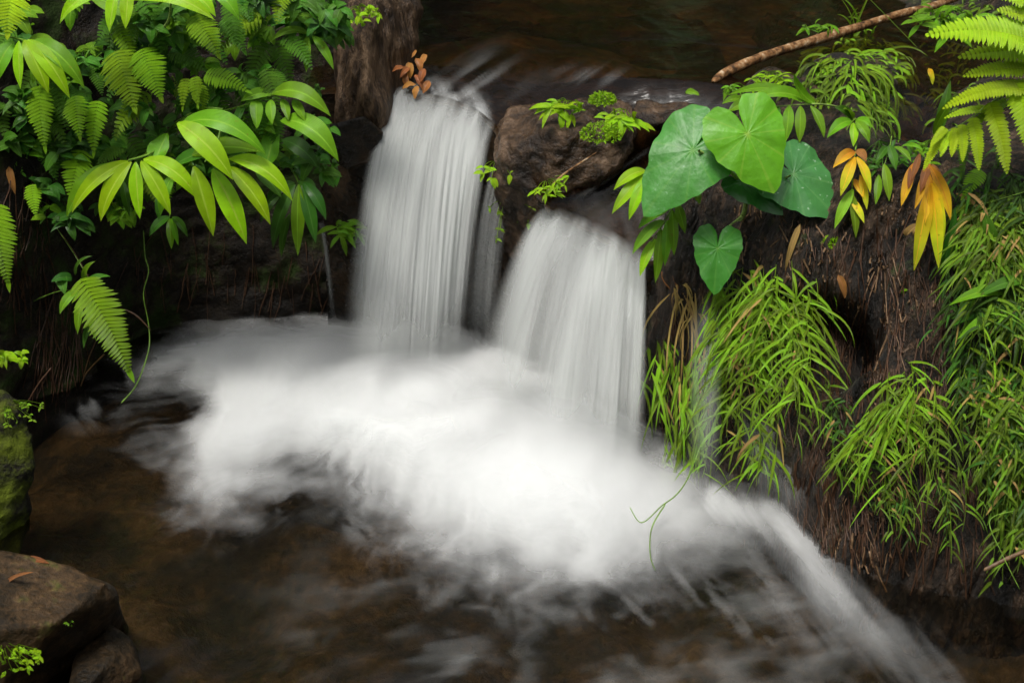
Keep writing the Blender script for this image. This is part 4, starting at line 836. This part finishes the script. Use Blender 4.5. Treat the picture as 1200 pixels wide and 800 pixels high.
plant('ginger_shoot', 'drooping compound shoot under the biggest heart-shaped leaf, over the right fall', 'plant', [
    Q(788, 240, 748, 268, 17, 4.44, m='leaf_mid', b=.12), Q(778, 258, 741, 298, 16, 4.42, m='leaf_mid', b=.12), Q(768, 280, 750, 324, 15, 4.41, m='leaf_bright', b=.1), Q(775, 268, 768, 332, 16, 4.40, m='leaf_mid', b=.05), Q(782, 258, 779, 312, 14, 4.40, m='leaf_mid', b=.04),
    Q(788, 246, 790, 300, 14, 4.41, m='leaf_mid', b=.04), Q(793, 238, 803, 274, 13, 4.42, m='leaf_mid', b=.06), Q(812, 222, 820, 240, 12, 4.42, m='leaf_mid'), Q(784, 246, 752, 240, 16, 4.46, m='leaf_dim')], [([(800, 225, 4.48), (790, 240, 4.42), (774, 268, 4.41), (760, 288, 4.4)], .0035)], stem_m='stem_pale')
plant('ginger_shoot', 'long-leaved shoot behind the heart-shaped leaves, below the grassy mound', 'plant', [
    Q(948, 122, 878, 118, 20, 4.56, 4.5, m='leaf_mid', b=.16), Q(940, 120, 852, 112, 14, 4.62, 4.6, m='leaf_mid', b=.16), Q(956, 122, 930, 86, 15, 4.55, 4.5, m='leaf_mid', b=-.1), Q(925, 124, 921, 166, 15, 4.5, m='leaf_mid', b=.04), Q(938, 124, 937, 168, 14, 4.49, m='leaf_mid', b=.04), Q(950, 124, 966, 162, 15, 4.49, m='leaf_mid', b=.08),
    Q(912, 125, 905, 156, 12, 4.52, m='leaf_dim'), Q(898, 125, 892, 150, 12, 4.54, m='leaf_dim'), Q(880, 122, 852, 132, 14, 4.58, m='leaf_mid'), Q(872, 118, 846, 122, 11, 4.6, m='leaf_mid')], [([(1000, 130, 4.75), (960, 122, 4.55), (900, 125, 4.52), (865, 120, 4.58)], .0035)], stem_m='stem_pale')
plant('ginger_shoot', 'star-shaped light green rosette just above the yellow leaves', 'plant', [
    Q(998, 142, 969, 162, 15, 4.44, m='leaf_mid', b=.18), Q(1000, 144, 1000, 172, 12, 4.42, m='leaf_bright', b=.04), Q(1003, 142, 1019, 168, 13, 4.42, m='leaf_mid', b=.12), Q(1000, 140, 978, 126, 16, 4.5, m='leaf_dim', b=.05), Q(1003, 141, 1022, 150, 12, 4.45, m='leaf_mid', b=.15), Q(998, 140, 988, 128, 12, 4.5, m='leaf_mid')], [([(1000, 190, 4.5), (1001, 160, 4.48), (1000, 142, 4.45)], .003)])
plant('wilting_shoot', 'wilting shoot with hanging yellow and orange leaves beside the greyish heart leaf', 'plant', [
    Q(1002, 178, 976, 197, 14, 4.30, m='orange', b=.15, label='orange leaf pointing left'), Q(1002, 184, 985, 230, 15, 4.27, m='yellow', b=.06), Q(1004, 184, 1020, 226, 14, 4.27, m='yellow', b=.08), Q(1000, 210, 1012, 232, 11, 4.29, m='orange', b=.06), Q(1000, 222, 978, 268, 14, 4.25, m='grass', b=.08, label='yellow-green lower leaf'),
    Q(998, 226, 1003, 280, 13, 4.24, m='grass', b=.05, label='yellow-green lower leaf'), Q(996, 232, 1013, 262, 11, 4.24, m='yellow', b=.06), Q(1008, 205, 1016, 246, 10, 4.28, m='yellow', b=.05), Q(1004, 176, 1015, 190, 12, 4.32, m='dead')], [([(1004, 168, 4.42), (1002, 182, 4.31), (998, 228, 4.26)], .003)])
plant('wilting_shoot', 'largest wilting shoot, orange at the top with long yellow leaf tips', 'plant', [
    Q(1090, 192, 1072, 245, 14, 4.06, m='orange', b=.05), Q(1090, 194, 1114, 258, 15, 4.05, m='orange', b=.08), Q(1090, 215, 1071, 318, 20, 4.0, m='yellow', b=.03), Q(1092, 215, 1100, 316, 18, 4.0, m='yellow', b=.03), Q(1090, 205, 1084, 262, 13, 4.02, m='orange', b=.03), Q(1092, 210, 1106, 284, 14, 4.02, m='yellow', b=.05), Q(1088, 192, 1078, 226, 12, 4.07, m='dead'), Q(1092, 192, 1104, 232, 11, 4.07, m='dead')],
    [([(1088, 178, 4.34), (1090, 196, 4.07), (1090, 240, 4.02)], .003)], stem_m='stem_pale')
plant('wilting_shoot', 'small orange withered leaf bunch between the two yellow shoots', 'plant', [
    Q(1070, 192, 1056, 242, 13, 4.22, m='orange', b=.04), Q(1072, 190, 1064, 222, 10, 4.23, m='dead', b=.04), Q(1078, 180, 1068, 212, 9, 4.24, m='dead', b=.04)], [([(1082, 175, 4.34), (1070, 194, 4.23)], .002)], stem_m='root')
plant('lance_leaf_plant', 'pale green drooping leaves hanging on the root wall right of the first yellow shoot', 'plant', [
    Q(1036, 192, 1042, 236, 13, 4.26, m='grass', b=.05), Q(1030, 205, 1026, 240, 11, 4.26, m='leaf_mid', b=.05), Q(1048, 172, 1068, 190, 12, 4.3, m='leaf_mid', b=.1), Q(1042, 170, 1050, 200, 12, 4.3, m='leaf_dim', b=.06), Q(1056, 172, 1082, 176, 10, 4.3, m='leaf_mid'), Q(1040, 172, 1026, 192, 10, 4.32, m='leaf_dim')], [([(1045, 160, 4.42), (1042, 175, 4.32), (1036, 195, 4.27)], .002)])
plant('ginger_shoot', 'broad-leaved green shoot lying across the dense grass at the right edge', 'plant', [
    Q(1196, 362, 1121, 398, 19, 3.80, 3.72, m='leaf_mid', b=.12), Q(1178, 345, 1112, 358, 16, 3.82, 3.74, m='leaf_mid', b=.14), Q(1210, 330, 1140, 352, 16, 3.84, 3.76, m='leaf_dim', b=.14), Q(1210, 300, 1160, 330, 12, 4.04, m='straw', b=.12), Q(1172, 368, 1112, 384, 10, 3.84, m='leaf_dim'), Q(1190, 378, 1168, 420, 14, 3.8, m='leaf_dim'), Q(1166, 460, 1128, 478, 14, 3.72, m='leaf_dim')],
    [([(1240, 330, 4.15), (1210, 350, 3.9), (1180, 366, 3.82)], .004)])
plant('broad_leaf_plant', 'upright dark green broad leaves standing right of the big yellow shoot', 'plant', [
    Q(1104, 322, 1120, 244, 22, 3.98, 4.0, m='leaf_dark', b=.03), Q(1165, 300, 1152, 246, 18, 3.92, 3.95, m='leaf_dim', b=.04), Q(1098, 160, 1114, 94, 15, 4.42, 4.46, m='leaf_dim', b=.04), Q(1094, 158, 1124, 110, 12, 4.40, m='leaf_mid', b=.06)], [])
# ---- big fern at the upper right
rf = thing('fern', P(1230, 80, 4.1), 'big bright yellow-green fern with long toothed leaflets at the upper right edge', 'fern')
def rpinna(u0, v0, u1, v1, w, d, m='fern_bright', n=26, bulge=.06, nrm=None):
    mb = MB(); p0 = P(u0, v0, d); p1 = P(u1, v1, d - .06)
    frond(mb, p0, p1, w * 1.2 * pxm(d), n, bulge, nrm or (N0 + Vector((random.uniform(-.15, .15), 0, 0))), pw=(p1 - p0).length / n * 1.35, fwd=.28, sag=.05, taper='even', ny=4, nx=2, rachis=.0018); mb.build('frond', M[m], rf)
rpinna(1232, 60, 1084, 42, 46, 4.02, n=30, bulge=.10); rpinna(1225, 86, 1128, 90, 26, 4.04, n=26, bulge=.08); rpinna(1200, 104, 1104, 128, 22, 4.0, n=26, bulge=.10); rpinna(1158, 128, 1106, 139, 11, 4.04, n=16)
for (a, b, c, d_, w) in ((1104, 158, 1082, 200, 11), (1112, 154, 1102, 184, 11), (1120, 150, 1115, 184, 12), (1128, 146, 1128, 190, 13), (1140, 138, 1147, 200, 17), (1160, 120, 1180, 204, 26), (1190, 98, 1210, 185, 32), (1108, 150, 1090, 172, 10)): rpinna(a, b, c, d_, w, 4.0, n=20, bulge=.05)
rpinna(1250, 72, 1122, 68, 34, 4.06, n=26, bulge=.08); rpinna(1240, 108, 1140, 112, 26, 4.05, n=24, bulge=.08); rpinna(1215, 108, 1222, 200, 30, 3.98, n=20); rpinna(1230, 14, 1160, -8, 34, 4.1, n=20); rpinna(1235, 36, 1168, 12, 30, 4.08, n=20); rpinna(1180, 118, 1120, 165, 12, 4.06, 'fern_mid', n=18)
mb = MB(); tube(mb, catmull([P(1260, 70, 4.06), P(1215, 90, 4.04), P(1165, 118, 4.03), P(1130, 144, 4.01), P(1102, 158, 4.0)], 6), .003, 6); mb.build('stem', M['stem_pale'], rf)
zfern('fern', 'small mid-green fern under the big right fern, above the dense grass', [(1150, 200, 1128, 232, 30, 4.12, 'fern_mid', 14), (1130, 160, 1126, 205, 20, 4.14, 'fern_dim', 12)])

# ---- grasses
def grass(name, label, cat, m, spec, seed, names=None, group=None):
    """spec list: (u0,v0,u1,v1,count,len_px,width_px,spread,out,drop) blades rooted on the ground inside the box"""
    random.seed(seed); mb = MB()
    for (u0, v0, u1, v1, cnt, L, W, spread, outw, drop) in spec:
        for k in range(cnt):
            u = random.uniform(u0, u1); v = random.uniform(v0, v1); p = hit(u, v, names, off=-.01, fallback=4.6); d = p.y; l = L * random.uniform(.35, 1.25) * pxm(d)
            o = Vector((random.gauss(0, spread), -random.uniform(.2, 1.2), 0)).normalized() * outw
            e = p + o * l * .8 + Vector((random.gauss(0, .12) * l, 0, -drop * l * random.uniform(.1, 1.15)))
            mid = p + o * l * .55 + Vector((0, 0, .35 * l * (1 if drop > .2 else 1.4)))
            ax = e - p; bdv = mid - (p + e) / 2; al = max(ax.length, 1e-4); bl = bdv.length / (2 * al) * 1.0
            w = W * random.uniform(.7, 1.15) * pxm(d)
            blade(mb, p, e, w, min(.4, bl * .8), N0 + Vector((random.uniform(-.6, .6), random.uniform(-.3, .2), random.uniform(-.3, .2))), 'grass' if W < 5 else 'lance', 8, 2, .35, bdir=bdv, tw=random.uniform(-.6, .6))
    o = mb.build(name, M[m]); recenter(o); return tag(o, label, cat, group)
def hang(name, label, cat, m, stems, seed, Lpx, Wpx, per, spread=1.0, group=None, droop=.8, stem_r=.0012):
    """hanging leafy stems: (u0,v0,u1,v1,n): stems start near the first point and trail to near the second, leaves along them"""
    random.seed(seed); mb = MB(); dry = MB()
    for (u0, v0, u1, v1, su, n) in stems:
        for k in range(n):
            a = u0 + random.gauss(0, su); b = v0 + random.gauss(0, su * .35); p0 = hit(a, b, off=-.01, fallback=4.5)
            f = random.uniform(.45, 1.05); cu = a + (u1 - u0) * f + random.gauss(0, su * .4); cv = b + (v1 - v0) * f
            q = hit(cu, cv, off=.0, fallback=p0.y); dd = min(q.y, p0.y) - random.uniform(.04, .15); p1 = P(cu, cv, dd)
            pm = (p0 + p1) / 2 + Vector((random.gauss(0, .02), -.07, .06)); tube(mb, qpath(p0, pm, p1, 8), stem_r, 3, .4)
            for j in range(per):
                t = (j + random.random()) / per; c = bez(p0, pm, p1, t); l = Lpx * random.uniform(.55, 1.4) * pxm(c.y); sx = random.choice((-1, 1)) * random.uniform(.1, 1.5) * spread
                e = c + Vector((sx * l * .55, -random.uniform(.1, .6) * l, -droop * random.uniform(.25, 1.25) * l))
                blade(dry if random.random() < .06 else mb, c, e, Wpx * .64 * random.uniform(.5, 1.2) * pxm(c.y), random.uniform(.08, .26), N0 + Vector((random.uniform(-.5, .5), random.uniform(-.2, .2), random.uniform(-.3, .2))), 'grass', 8, 2, .3, tw=random.uniform(-.5, .5))
    o = mb.build(name, M[m]); recenter(o)
    if dry.v: q_ = dry.build('dry_blades', M['straw']); place_child(q_, o); q_['kind'] = 'stuff'
    return tag(o, label, cat, group)
hang('grass_clump', 'large bright clump of long leafy grass hanging over the right end of the pool', 'grass', 'grass', [(895, 318, 880, 470, 28, 17), (868, 345, 850, 480, 12, 8), (925, 345, 940, 480, 16, 14), (890, 380, 885, 580, 18, 11), (860, 330, 870, 500, 20, 9)], 3, 58, 7, 8)
hang('grass_clump', 'middle bright grass clump hanging beside the dark hollow', 'grass', 'grass', [(1058, 430, 1055, 560, 18, 9), (1045, 465, 1015, 560, 14, 6), (1070, 450, 1090, 570, 14, 7), (1030, 480, 1000, 550, 10, 5)], 4, 58, 7, 7)
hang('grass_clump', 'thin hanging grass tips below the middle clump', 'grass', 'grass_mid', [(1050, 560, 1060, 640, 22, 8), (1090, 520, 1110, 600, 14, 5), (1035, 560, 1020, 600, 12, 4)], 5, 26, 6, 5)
hang('grass_clump', 'sparse strap leaves hanging in front of the right edge of the right waterfall', 'grass', 'grass', [(775, 400, 762, 470, 7, 5), (796, 420, 786, 560, 9, 8), (806, 430, 812, 540, 9, 7), (822, 390, 826, 540, 7, 6)], 6, 84, 8, 4, .35)
grass('grass_clump', 'dry straw-coloured stalks beside the right edge of the right waterfall', 'grass', 'straw', [(785, 330, 820, 350, 20, 90, 3.2, .25, .3, 1.2), (800, 340, 825, 380, 12, 110, 3, .2, .25, 1.3)], 7)
hang('grass_clump', 'pale drooping tips under the large clump, touching the white water', 'grass', 'grass', [(885, 500, 885, 560, 10, 6)], 8, 44, 6, 5)
hang('grass_clump', 'few long drooping tips in front of the pale wisps, touching the foam', 'grass', 'grass', [(800, 500, 782, 590, 5, 3), (812, 510, 815, 580, 4, 2)], 18, 44, 6, 5)
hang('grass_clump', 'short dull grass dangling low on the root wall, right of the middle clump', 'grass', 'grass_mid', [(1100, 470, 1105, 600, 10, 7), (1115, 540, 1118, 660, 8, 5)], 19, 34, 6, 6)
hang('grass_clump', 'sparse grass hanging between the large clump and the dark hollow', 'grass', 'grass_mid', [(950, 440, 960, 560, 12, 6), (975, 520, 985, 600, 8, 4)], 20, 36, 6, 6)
# right edge, dense
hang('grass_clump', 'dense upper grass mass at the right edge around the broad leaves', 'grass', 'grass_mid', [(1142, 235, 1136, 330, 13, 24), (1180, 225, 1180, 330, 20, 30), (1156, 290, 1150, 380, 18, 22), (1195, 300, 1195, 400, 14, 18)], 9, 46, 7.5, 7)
hang('grass_clump', 'bright grass strands in the middle of the right edge', 'grass', 'grass', [(1150, 240, 1150, 340, 24, 12), (1190, 330, 1185, 450, 20, 12), (1150, 420, 1150, 500, 18, 10)], 10, 46, 7.5, 6)
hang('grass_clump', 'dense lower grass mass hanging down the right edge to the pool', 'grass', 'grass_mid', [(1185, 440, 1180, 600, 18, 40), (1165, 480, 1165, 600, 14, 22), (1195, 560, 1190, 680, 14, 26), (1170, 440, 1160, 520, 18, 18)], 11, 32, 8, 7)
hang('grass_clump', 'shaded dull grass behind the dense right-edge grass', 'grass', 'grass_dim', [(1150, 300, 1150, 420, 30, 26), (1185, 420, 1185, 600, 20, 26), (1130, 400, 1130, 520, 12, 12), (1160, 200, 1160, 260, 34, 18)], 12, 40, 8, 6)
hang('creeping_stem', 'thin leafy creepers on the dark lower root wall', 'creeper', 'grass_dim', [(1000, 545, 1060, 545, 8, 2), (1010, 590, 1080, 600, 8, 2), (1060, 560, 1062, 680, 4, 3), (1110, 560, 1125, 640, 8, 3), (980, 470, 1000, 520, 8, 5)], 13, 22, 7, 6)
one(herb(1000, 478, 3.95, 12, 9, 0, 34, .4), 'herb', 'leaf_mid', 'small-leaved herb under the rim of the dark hollow', 'herb')
one(herb(1075, 340, 4.1, 8, 9, 0, 34, -.2), 'herb', 'leaf_mid', 'sparse little leaves on the root wall below the big yellow shoot', 'herb')
one(herb(1030, 165, 4.4, 18, 16, 0, 44, .4, 'lance'), 'herb', 'leaf_dim', 'dull green leafy patch above the root wall between the yellow shoots', 'herb')
one(herb(1090, 165, 4.35, 12, 14, 0, 36, .0, 'lance'), 'herb', 'leaf_mid', 'leafy sprigs under the tip of the big right fern', 'herb')
one(herb(900, 85, 4.85, 14, 14, 0, 34, .0, 'lance', ), 'herb', 'leaf_bright', 'small light leaves just below the lower end of the branch', 'herb')
one(herb(870, 100, 4.95, 8, 14, 0, 26, -.8, 'lance', ), 'herb', 'leaf_mid', 'small leaves trailing over the water at the tip of the branch', 'herb')
one(herb(960, 40, 5.3, 8, 13, 0, 20, -.4, 'lance', True), 'herb', 'leaf_mid', 'small leaves standing behind the middle of the branch', 'herb')
# mound top grass
grass('grass_clump', 'arching grass tuft on the mound in front of the branch', 'grass', 'grass', [(950, 55, 1050, 85, 190, 62, 4.6, .8, .6, .9), (955, 75, 1060, 130, 190, 50, 4.6, .9, .5, .9), (985, 45, 1040, 65, 60, 55, 4.4, .9, .7, .5)], 14)
grass('grass_clump', 'darker short grass at the foot of the mound above the yellow leaves', 'grass', 'grass_mid', [(1000, 110, 1060, 150, 110, 42, 3.8, .9, .6, .7)], 15)
grass('grass_clump', 'grass at the left end of the mound, just below the middle of the branch', 'grass', 'grass_mid', [(925, 70, 985, 112, 90, 46, 4.4, .9, .6, .7)], 25)
grass('grass_clump', 'thin dark grass beside the big right fern, right of the brown gap', 'grass', 'grass_mid', [(1085, 40, 1150, 120, 120, 50, 3.6, 1.2, .6, .5)], 16)
grass('grass_clump', 'thin grass in the brown gap directly below the tip of the big fern', 'grass', 'grass_mid', [(1095, 110, 1125, 160, 40, 44, 4, 1, .6, .8)], 27)
grass('grass_clump', 'grass along the top edge above the big right fern', 'grass', 'grass_mid', [(1080, 0, 1180, 40, 110, 46, 4.8, 1, .6, .6)], 26)
grass('grass_tuft', 'few long blades arching above the branch against the dark water', 'grass', 'grass', [(985, 40, 1025, 46, 9, 70, 4.6, 1.3, .7, -.55), (1000, 38, 1010, 42, 4, 90, 4, .8, .4, -1.0)], 17)
# far right upper filler
one(herb(1110, 8, 4.9, 16, 26, 0, 44, .0, 'lance'), 'herb', 'leaf_mid', 'leafy sprigs behind the upper end of the branch at the top right', 'herb')

# ---- roots, creepers and litter
random.seed(5)
def rootlets(name, label, m, boxes, rad=(.0009, .0028), slant=.5):
    mb = MB()
    for (u0, v0, u1, v1, n, L, nm) in boxes:
        for k in range(n):
            u = random.uniform(u0, u1); v = random.uniform(v0, v1); l = L * random.uniform(.4, 1.2); pts = []; un = u; sl = random.gauss(0, slant * .35)
            for j in range(6):
                un += random.gauss(0, .7) + sl * l / 5; h = hit(un, v + l * j / 5, nm, off=random.uniform(0, .012), fallback=4.8); pts.append(h)
            tube(mb, pts, random.uniform(*rad), 4, random.random())
    o = mb.build(name, M[m]); recenter(o); return tag(o, label, 'roots', kind='stuff')
RB = ['right_bank']
rootlets('root_fringe', 'dark brown rootlets running down the matted root wall', 'root', [(930, 240, 1110, 560, 260, 55, RB), (880, 540, 1150, 640, 160, 60, RB), (770, 330, 930, 520, 90, 50, RB)])
rootlets('pale_root_chips', 'pale tan root splinters on the root wall', 'root_pale', [(950, 225, 1105, 420, 80, 9, RB), (960, 560, 1060, 665, 34, 26, RB), (1030, 300, 1050, 400, 8, 60, RB), (860, 230, 960, 330, 50, 16, RB), (960, 420, 1120, 600, 40, 10, RB)], (.001, .0036), .7)
rootlets('hanging_roots', 'reddish hanging roots on the shaded left bank', 'root', [(45, 330, 95, 430, 60, 70, LB), (0, 200, 60, 340, 60, 50, LB), (150, 260, 400, 340, 50, 60, LB)])
stick('creeper', PD([(168, 270, 4.95), (170, 300, 4.9), (174, 318, 4.88), (168, 345, 4.86), (174, 380, 4.84), (174, 410, 4.78), (160, 450, 4.66), (142, 472, 4.60)]), [.002, .0022, .002, .0025, .003], M['stem'], 'long thin vine hanging from the left foliage into the foam', 'vine', 6, .05)
stick('creeper', PD([(58, 258, 4.9), (80, 285, 4.8), (100, 318, 4.72), (114, 345, 4.66)]), [.0014, .0014], M['stem_brown'], 'thin brown stalk leading down to the lowest fern', 'vine', 5, .05)
stick('twig', PD([(145, 362, 4.7), (160, 370, 4.68), (176, 386, 4.66)]), [.0015, .004, .0015], M['root'], 'reddish curled twig on the vine beside the lowest fern', 'stick', 6)
stick('trailing_stem', PD([(822, 520, 4.1), (806, 560, 3.94), (792, 580, 3.86), (776, 592, 3.82), (752, 612, 3.74), (738, 594, 3.78)]), [.0025, .002, .0015], M['stem'], 'drooping green stem dipping into the white water at right', 'vine', 5, .05)
stick('trailing_stem', PD([(780, 590, 3.83), (764, 618, 3.74), (762, 650, 3.62), (768, 668, 3.56)]), [.0025, .002, .001], M['stem'], 'short side stem hanging straight down into the white water', 'vine', 5, .05)
stick('grass_stalk', PD([(1190, 598, 3.3), (1160, 610, 3.26), (1175, 650, 3.2), (1195, 690, 3.16)]), [.0014, .0012, .001], M['stem'], 'thin bent stalk crossing the pale cut stick', 'vine', 5, .05)
stick('grass_stalk', PD([(1010, -10, 5.3), (1040, 20, 5.0), (1075, 56, 4.6)]), [.0014, .0012], M['grass_mid'], 'long straight grass stalk crossing over the branch', 'grass', 5, .05)
stick('grass_stalk', PD([(1040, 272, 4.2), (1100, 255, 4.1), (1210, 222, 4.0)]), [.0012, .0012], M['stem'], 'thin straight runner crossing in front of the dense grass', 'grass', 5, .05)
lit = [(470, 62, 5.38, 14), (480, 72, 5.36, 16), (490, 66, 5.4, 15), (476, 84, 5.33, 14), (490, 86, 5.33, 16), (500, 92, 5.3, 14), (484, 54, 5.42, 12), (474, 76, 5.34, 16), (480, 92, 5.3, 14), (497, 60, 5.42, 12), (488, 98, 5.27, 13), (467, 72, 5.3, 12), (495, 78, 5.33, 14)]
lit.sort(); ru_ = random.uniform
for i, (u, v, d, l) in enumerate(lit):
    mb = MB(); a = random.uniform(-.6, .6); a = random.uniform(-1.3, 1.3); l *= 1.1; v += 10; d -= .04; blade(mb, P(u - l * .5 * math.sin(a), v - l * .5 * math.cos(a), d), P(u + l * .6 * math.sin(a), v + l * .6 * math.cos(a), d - .03), l * .62 * pxm(d), .12, N0 + Vector((ru_(-.6, .6), 0, ru_(-.4, .3))), 'lance', 7, 3, .5, wave=.08)
    one(mb, 'dead_leaf', 'litter', ('leftmost', 'second', 'third', 'fourth', 'fifth', 'sixth', 'seventh', 'eighth', 'ninth', 'tenth', 'eleventh', 'twelfth', 'rightmost')[i] + ' from the left of the dead leaves above the left waterfall'.replace('from the left of' if i in (0, 12) else '#', 'of'), 'dead leaf', 'dead leaves caught at the left fall')
for (u, v, u1, v1, d, w, m, lb) in ((30, 655, 58, 660, 3.21, 9, 'dead', 'reddish leaf bits lying on the back of the flat-topped boulder'), (5, 685, 40, 670, 3.12, 6, 'dead', 'red-brown leaf stalk lying on the flat-topped boulder'), (1088, 80, 1093, 100, 4.5, 7, 'yellow', 'single yellow leaf lying in the brown gap beside the fern'),
        (1062, 278, 1080, 262, 4.14, 13, 'straw', 'pale tan dead leaf on the root wall left of the big yellow shoot'), (938, 262, 920, 318, 4.28, 8, 'straw', 'long pale splinter on the root wall above the large clump'), (945, 280, 957, 322, 4.25, 6, 'straw', 'second pale splinter, right of the long one'), (982, 322, 990, 350, 4.1, 10, 'dead', 'reddish bark flake above the dark hollow'),
        (775, 318, 795, 352, 4.6, 16, 'dead', 'brown dead leaf base at the right edge of the right waterfall'), (790, 318, 800, 346, 4.58, 14, 'dead', 'second brown leaf base beside the straw stalks'), (1133, 490, 1128, 528, 3.85, 12, 'dead', 'red-brown dead leaf between the grass clumps'), (803, 108, 820, 112, 4.98, 9, 'leaf_mid', 'lone green leaf floating on the upper stream'),
        (10, 195, 18, 228, 4.72, 9, 'dead', 'dry brown leaf at the left edge among the ferns')):
    mb = MB(); blade(mb, P(u, v, d), P(u1, v1, d - .02), w * pxm(d), .1, None, 'ovate', 8, 4, .3, wave=.06); one(mb, 'dead_leaf' if m != 'leaf_mid' else 'floating_leaf', m, lb, 'leaf')
# ground out to the horizon and the wood around (out of frame; sides and rear added to shade the gully, far wood darkens the reflections)
mb = MB(); mb.grid([Vector((-90, -90, -.7)), Vector((90, -90, -.7)), Vector((-90, 90, -.7)), Vector((90, 90, -.7))], [(0, 0), (1, 0), (0, 1), (1, 1)], 2, 2)
tag(mb.build('ground', M['soil']), kind='structure')
def wood(name, n, fn, label):
    mb = MB()
    for k in range(n):
        p = Vector(fn()); a = Vector((random.gauss(0, 1), random.gauss(0, 1), random.gauss(0, 1))).normalized(); blade(mb, p, p + a * random.uniform(.3, .8), random.uniform(.15, .4), .1, None, 'lance', 3, 1, .2)
    tag(mb.build(name, M['leaf_dark']), label, kind='stuff')
random.seed(99); ru = random.uniform
wood('far_wood', 5000, lambda: (lambda y: (ru(-10, 12), y, 1 + (y - 10) * 1.2 + ru(-.5, 5)))(ru(10.3, 13.5)), 'dark wood on the slope beyond the upper stream')
wood('side_shade_wood', 4200, lambda: (ru(-6.5, -4.2), ru(-5, 10), ru(0, 5.5)), 'unseen undergrowth and trees added along the left side to shade the gully')
wood('side_shade_wood', 4200, lambda: (ru(4.2, 6.5), ru(-5, 10), ru(0, 5.5)), 'unseen undergrowth and trees added along the right side to shade the gully')
wood('near_shade_wood', 2600, lambda: (ru(-5, 5), ru(-6.5, -4.5), ru(0, 4.5)), 'unseen undergrowth added behind the viewpoint to shade the gully')
